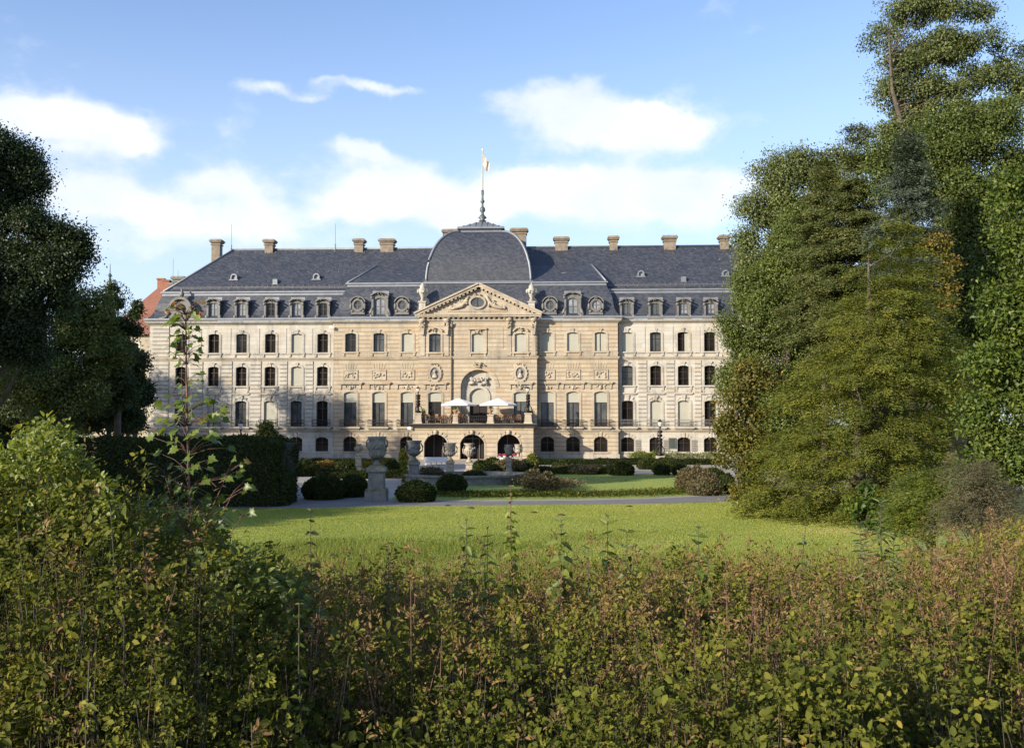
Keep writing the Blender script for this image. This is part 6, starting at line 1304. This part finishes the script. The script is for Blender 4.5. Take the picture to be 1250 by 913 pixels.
weed(599, 643, 9.0, 'thin weed just left of the tallest one', 8, .09, .3, 'fol_mid', .45, smat='bark_red')
weed(689, 634, 8.8, 'drooping dark leaved weed right of the tallest one', 9, .14, .36, 'fol_mid', .35)
weed(745, 628, 9.2, 'tall weed with paired leaves over the right half of the lawn', 9, .12, .34, 'fol_mid', .4)
weed(769, 648, 9.0, 'shorter leafy weed beside the tall paired leaf weed', 8, .11, .36, 'fol_mid', .38)
weed(722, 668, 8.6, 'small weed between two taller drooping ones', 6, .09, .34, 'fol_mid', .4)
weed(856, 643, 9.4, 'bushy green weed before the middle right of the lawn', 8, .11, .4, 'fol_bright', .35, stems=3, spread=.18)
weed(918, 652, 10.0, 'thin brown weed before the foot of the olive conifer', 9, .06, .3, 'fol_dry', .5, smat='bark_red', stems=2, spread=.15)
weed(988, 640, 9.0, 'bent bare weed tip over the worn patch of lawn', 4, .08, .4, 'fol_dark', .6, lean=.25)
weed(1078, 612, 10.0, 'grey green willow herb with long upright leaves on the right', 12, .13, .17, 'fol_pale', .3, stems=5, spread=.24, droop=.2)
weed(383, 622, 10.0, 'small dark weed before the end of the clipped hedge', 6, .08, .45, 'fol_rose', .4)
weed(478, 662, 9.6, 'slender weed before the left half of the lawn', 7, .08, .4, 'fol_mid', .4)
weed(118, 800, 4.2, 'pale weed with long leaves low on the left of the thicket', 6, .12, .34, 'fol_yg', .6, lean=.05)
weed(1010, 730, 5.6, 'broad leaved pale shoot in the right half of the thicket', 7, .12, .42, 'fol_bright', .6)
weed(372, 735, 5.2, 'dark stemmed shoot with pale paired leaves left of the middle', 8, .11, .4, 'fol_bright', .5)

# --- the maple sapling
T = np.array([(0, 0), (.16, -.10), (.42, -.14), (.36, .10), (.60, .30), (.40, .38), (.36, .62), (.20, .58), (0, 1.0), (-.20, .58), (-.36, .62), (-.40, .38), (-.60, .30), (-.36, .10), (-.42, -.14), (-.16, -.10)])
def maple_leaves(name, pos, d, nrm, size, tint, parent):
    n = len(pos); d = unit(d); s = unit(np.cross(d, nrm)); u = unit(np.cross(s, d)); k = len(T)
    fold = np.abs(T[:, 0]) * .22 - T[:, 1] ** 2 * .22
    V = pos[:, None] + size[:, None, None] * (s[:, None] * T[None, :, 0:1] + d[:, None] * T[None, :, 1:2] + u[:, None] * fold[None, :, None])
    V = np.concatenate([V, (pos + size[:, None] * d * .3)[:, None]], 1); b = np.arange(n)[:, None, None] * (k + 1)
    tri = np.array([[k, i, (i + 1) % k] for i in range(k)])[None]; loops = (b + tri).reshape(-1); nf = n * k
    me = bpy.data.meshes.new(name); me.vertices.add(n * (k + 1)); me.vertices.foreach_set('co', V.reshape(-1).astype(np.float32)); me.loops.add(len(loops)); me.loops.foreach_set('vertex_index', loops.astype(np.int32))
    me.polygons.add(nf); me.polygons.foreach_set('loop_start', (np.arange(nf) * 3).astype(np.int32))
    a = me.attributes.new('tint', 'FLOAT', 'FACE'); a.data.foreach_set('value', np.repeat(np.clip(tint, 0, 1), k).astype(np.float32)); me.update(calc_edges=True); me.materials.append(M['fol_maple'])
    o = bpy.data.objects.new(name, me); COL.objects.link(o); o.parent = parent; return o
D = 7.2; tp = at(231, 381, D); bx_ = at(233, 800, D).x; zb = float(zg(bx_, D)); sap = empty('maple_sapling', (bx_, D, zb)); tag(sap, 'thin maple sapling rising before the left wing, red at its tip', 'sapling')
mb = MB(); hz = tp.z - zb; C = lambda t: np.array([(tp.x - bx_) * t + .03 * math.sin(4 * t), .02 * math.sin(6 * t), hz * t]); mb.tube([C(q) for q in np.linspace(0, 1, 12)], [.011 * (1 - .75 * q) + .003 for q in np.linspace(0, 1, 12)], 7); mb.build('stem', M['bark_red'], sap)
P, Dd, N_, Z, TT = [], [], [], [], []; tw = MB()
zrow = [(385, 7, .07, .9), (393, 5, .08, .5), (404, 6, .10, .45), (415, 5, .10, .45), (434, 5, .09, .45), (446, 4, .09, .45), (470, 4, .08, .4), (487, 3, .07, .4), (505, 6, .11, .5), (520, 7, .13, .6), (538, 9, .14, .5), (556, 10, .13, .4), (575, 12, .13, .4), (598, 12, .13, .4), (622, 12, .13, .35), (650, 12, .12, .35)]
for (py, n, sz, tn) in zrow:
    t = (at(231, py, D).z - zb) / hz; c = C(min(t, 1))
    for k in range(int(n * (2.6 if py < 530 else 1.0))):
        a = rng.uniform(0, 6.28); r = rng.uniform(.04, .14 if py < 500 else .34); e = c + np.array([math.cos(a) * r, math.sin(a) * r, rng.uniform(-.02, .08) + .25 * r]); tw.tube([c, (c + e) / 2 + np.array([0, 0, .02]), e], [.0028, .002, .0014], 4)
        P.append(e); Dd.append(np.array([math.cos(a), math.sin(a), rng.uniform(-.45, .05)])); N_.append(np.array([-.45, -.6, .6]) + rng.normal(size=3) * .35); Z.append(sz * rng.uniform(.42, .68)); TT.append(tn + rng.normal() * .12)
for (pxs, pys_, pxe, pye, nn) in ((235, 655, 285, 600, 10), (234, 640, 280, 570, 12), (232, 640, 200, 575, 9), (235, 670, 296, 630, 14)):     # side branches
    s0, e0 = np.array(at(pxs, pys_, D)), np.array(at(pxe, pye, D - .15)); org = np.array([bx_, D, zb]); q = [s0 + (e0 - s0) * f_ + np.array([0, 0, -.1 * math.sin(f_ * 3.14)]) - org for f_ in np.linspace(0, 1, 6)]; tw.tube(q, [.006, .006, .005, .004, .003, .002], 5)
    for k in range(nn):
        f_ = .25 + .75 * k / (nn - 1); c = s0 + (e0 - s0) * f_ - org; a = rng.uniform(0, 6.28); e = c + np.array([math.cos(a), math.sin(a), .5]) * rng.uniform(.04, .16); tw.tube([c, e], [.003, .002], 4)
        P.append(e); Dd.append(np.array([math.cos(a), math.sin(a), rng.uniform(-.4, .1)])); N_.append(np.array([-.45, -.6, .6]) + rng.normal(size=3) * .35); Z.append(rng.uniform(.035, .07)); TT.append(.5 + rng.normal() * .18)
maple_leaves('leaves', np.array(P), np.array(Dd), np.array(N_), np.array(Z), np.array(TT), sap); tw.build('twig', M['bark_red'], sap)
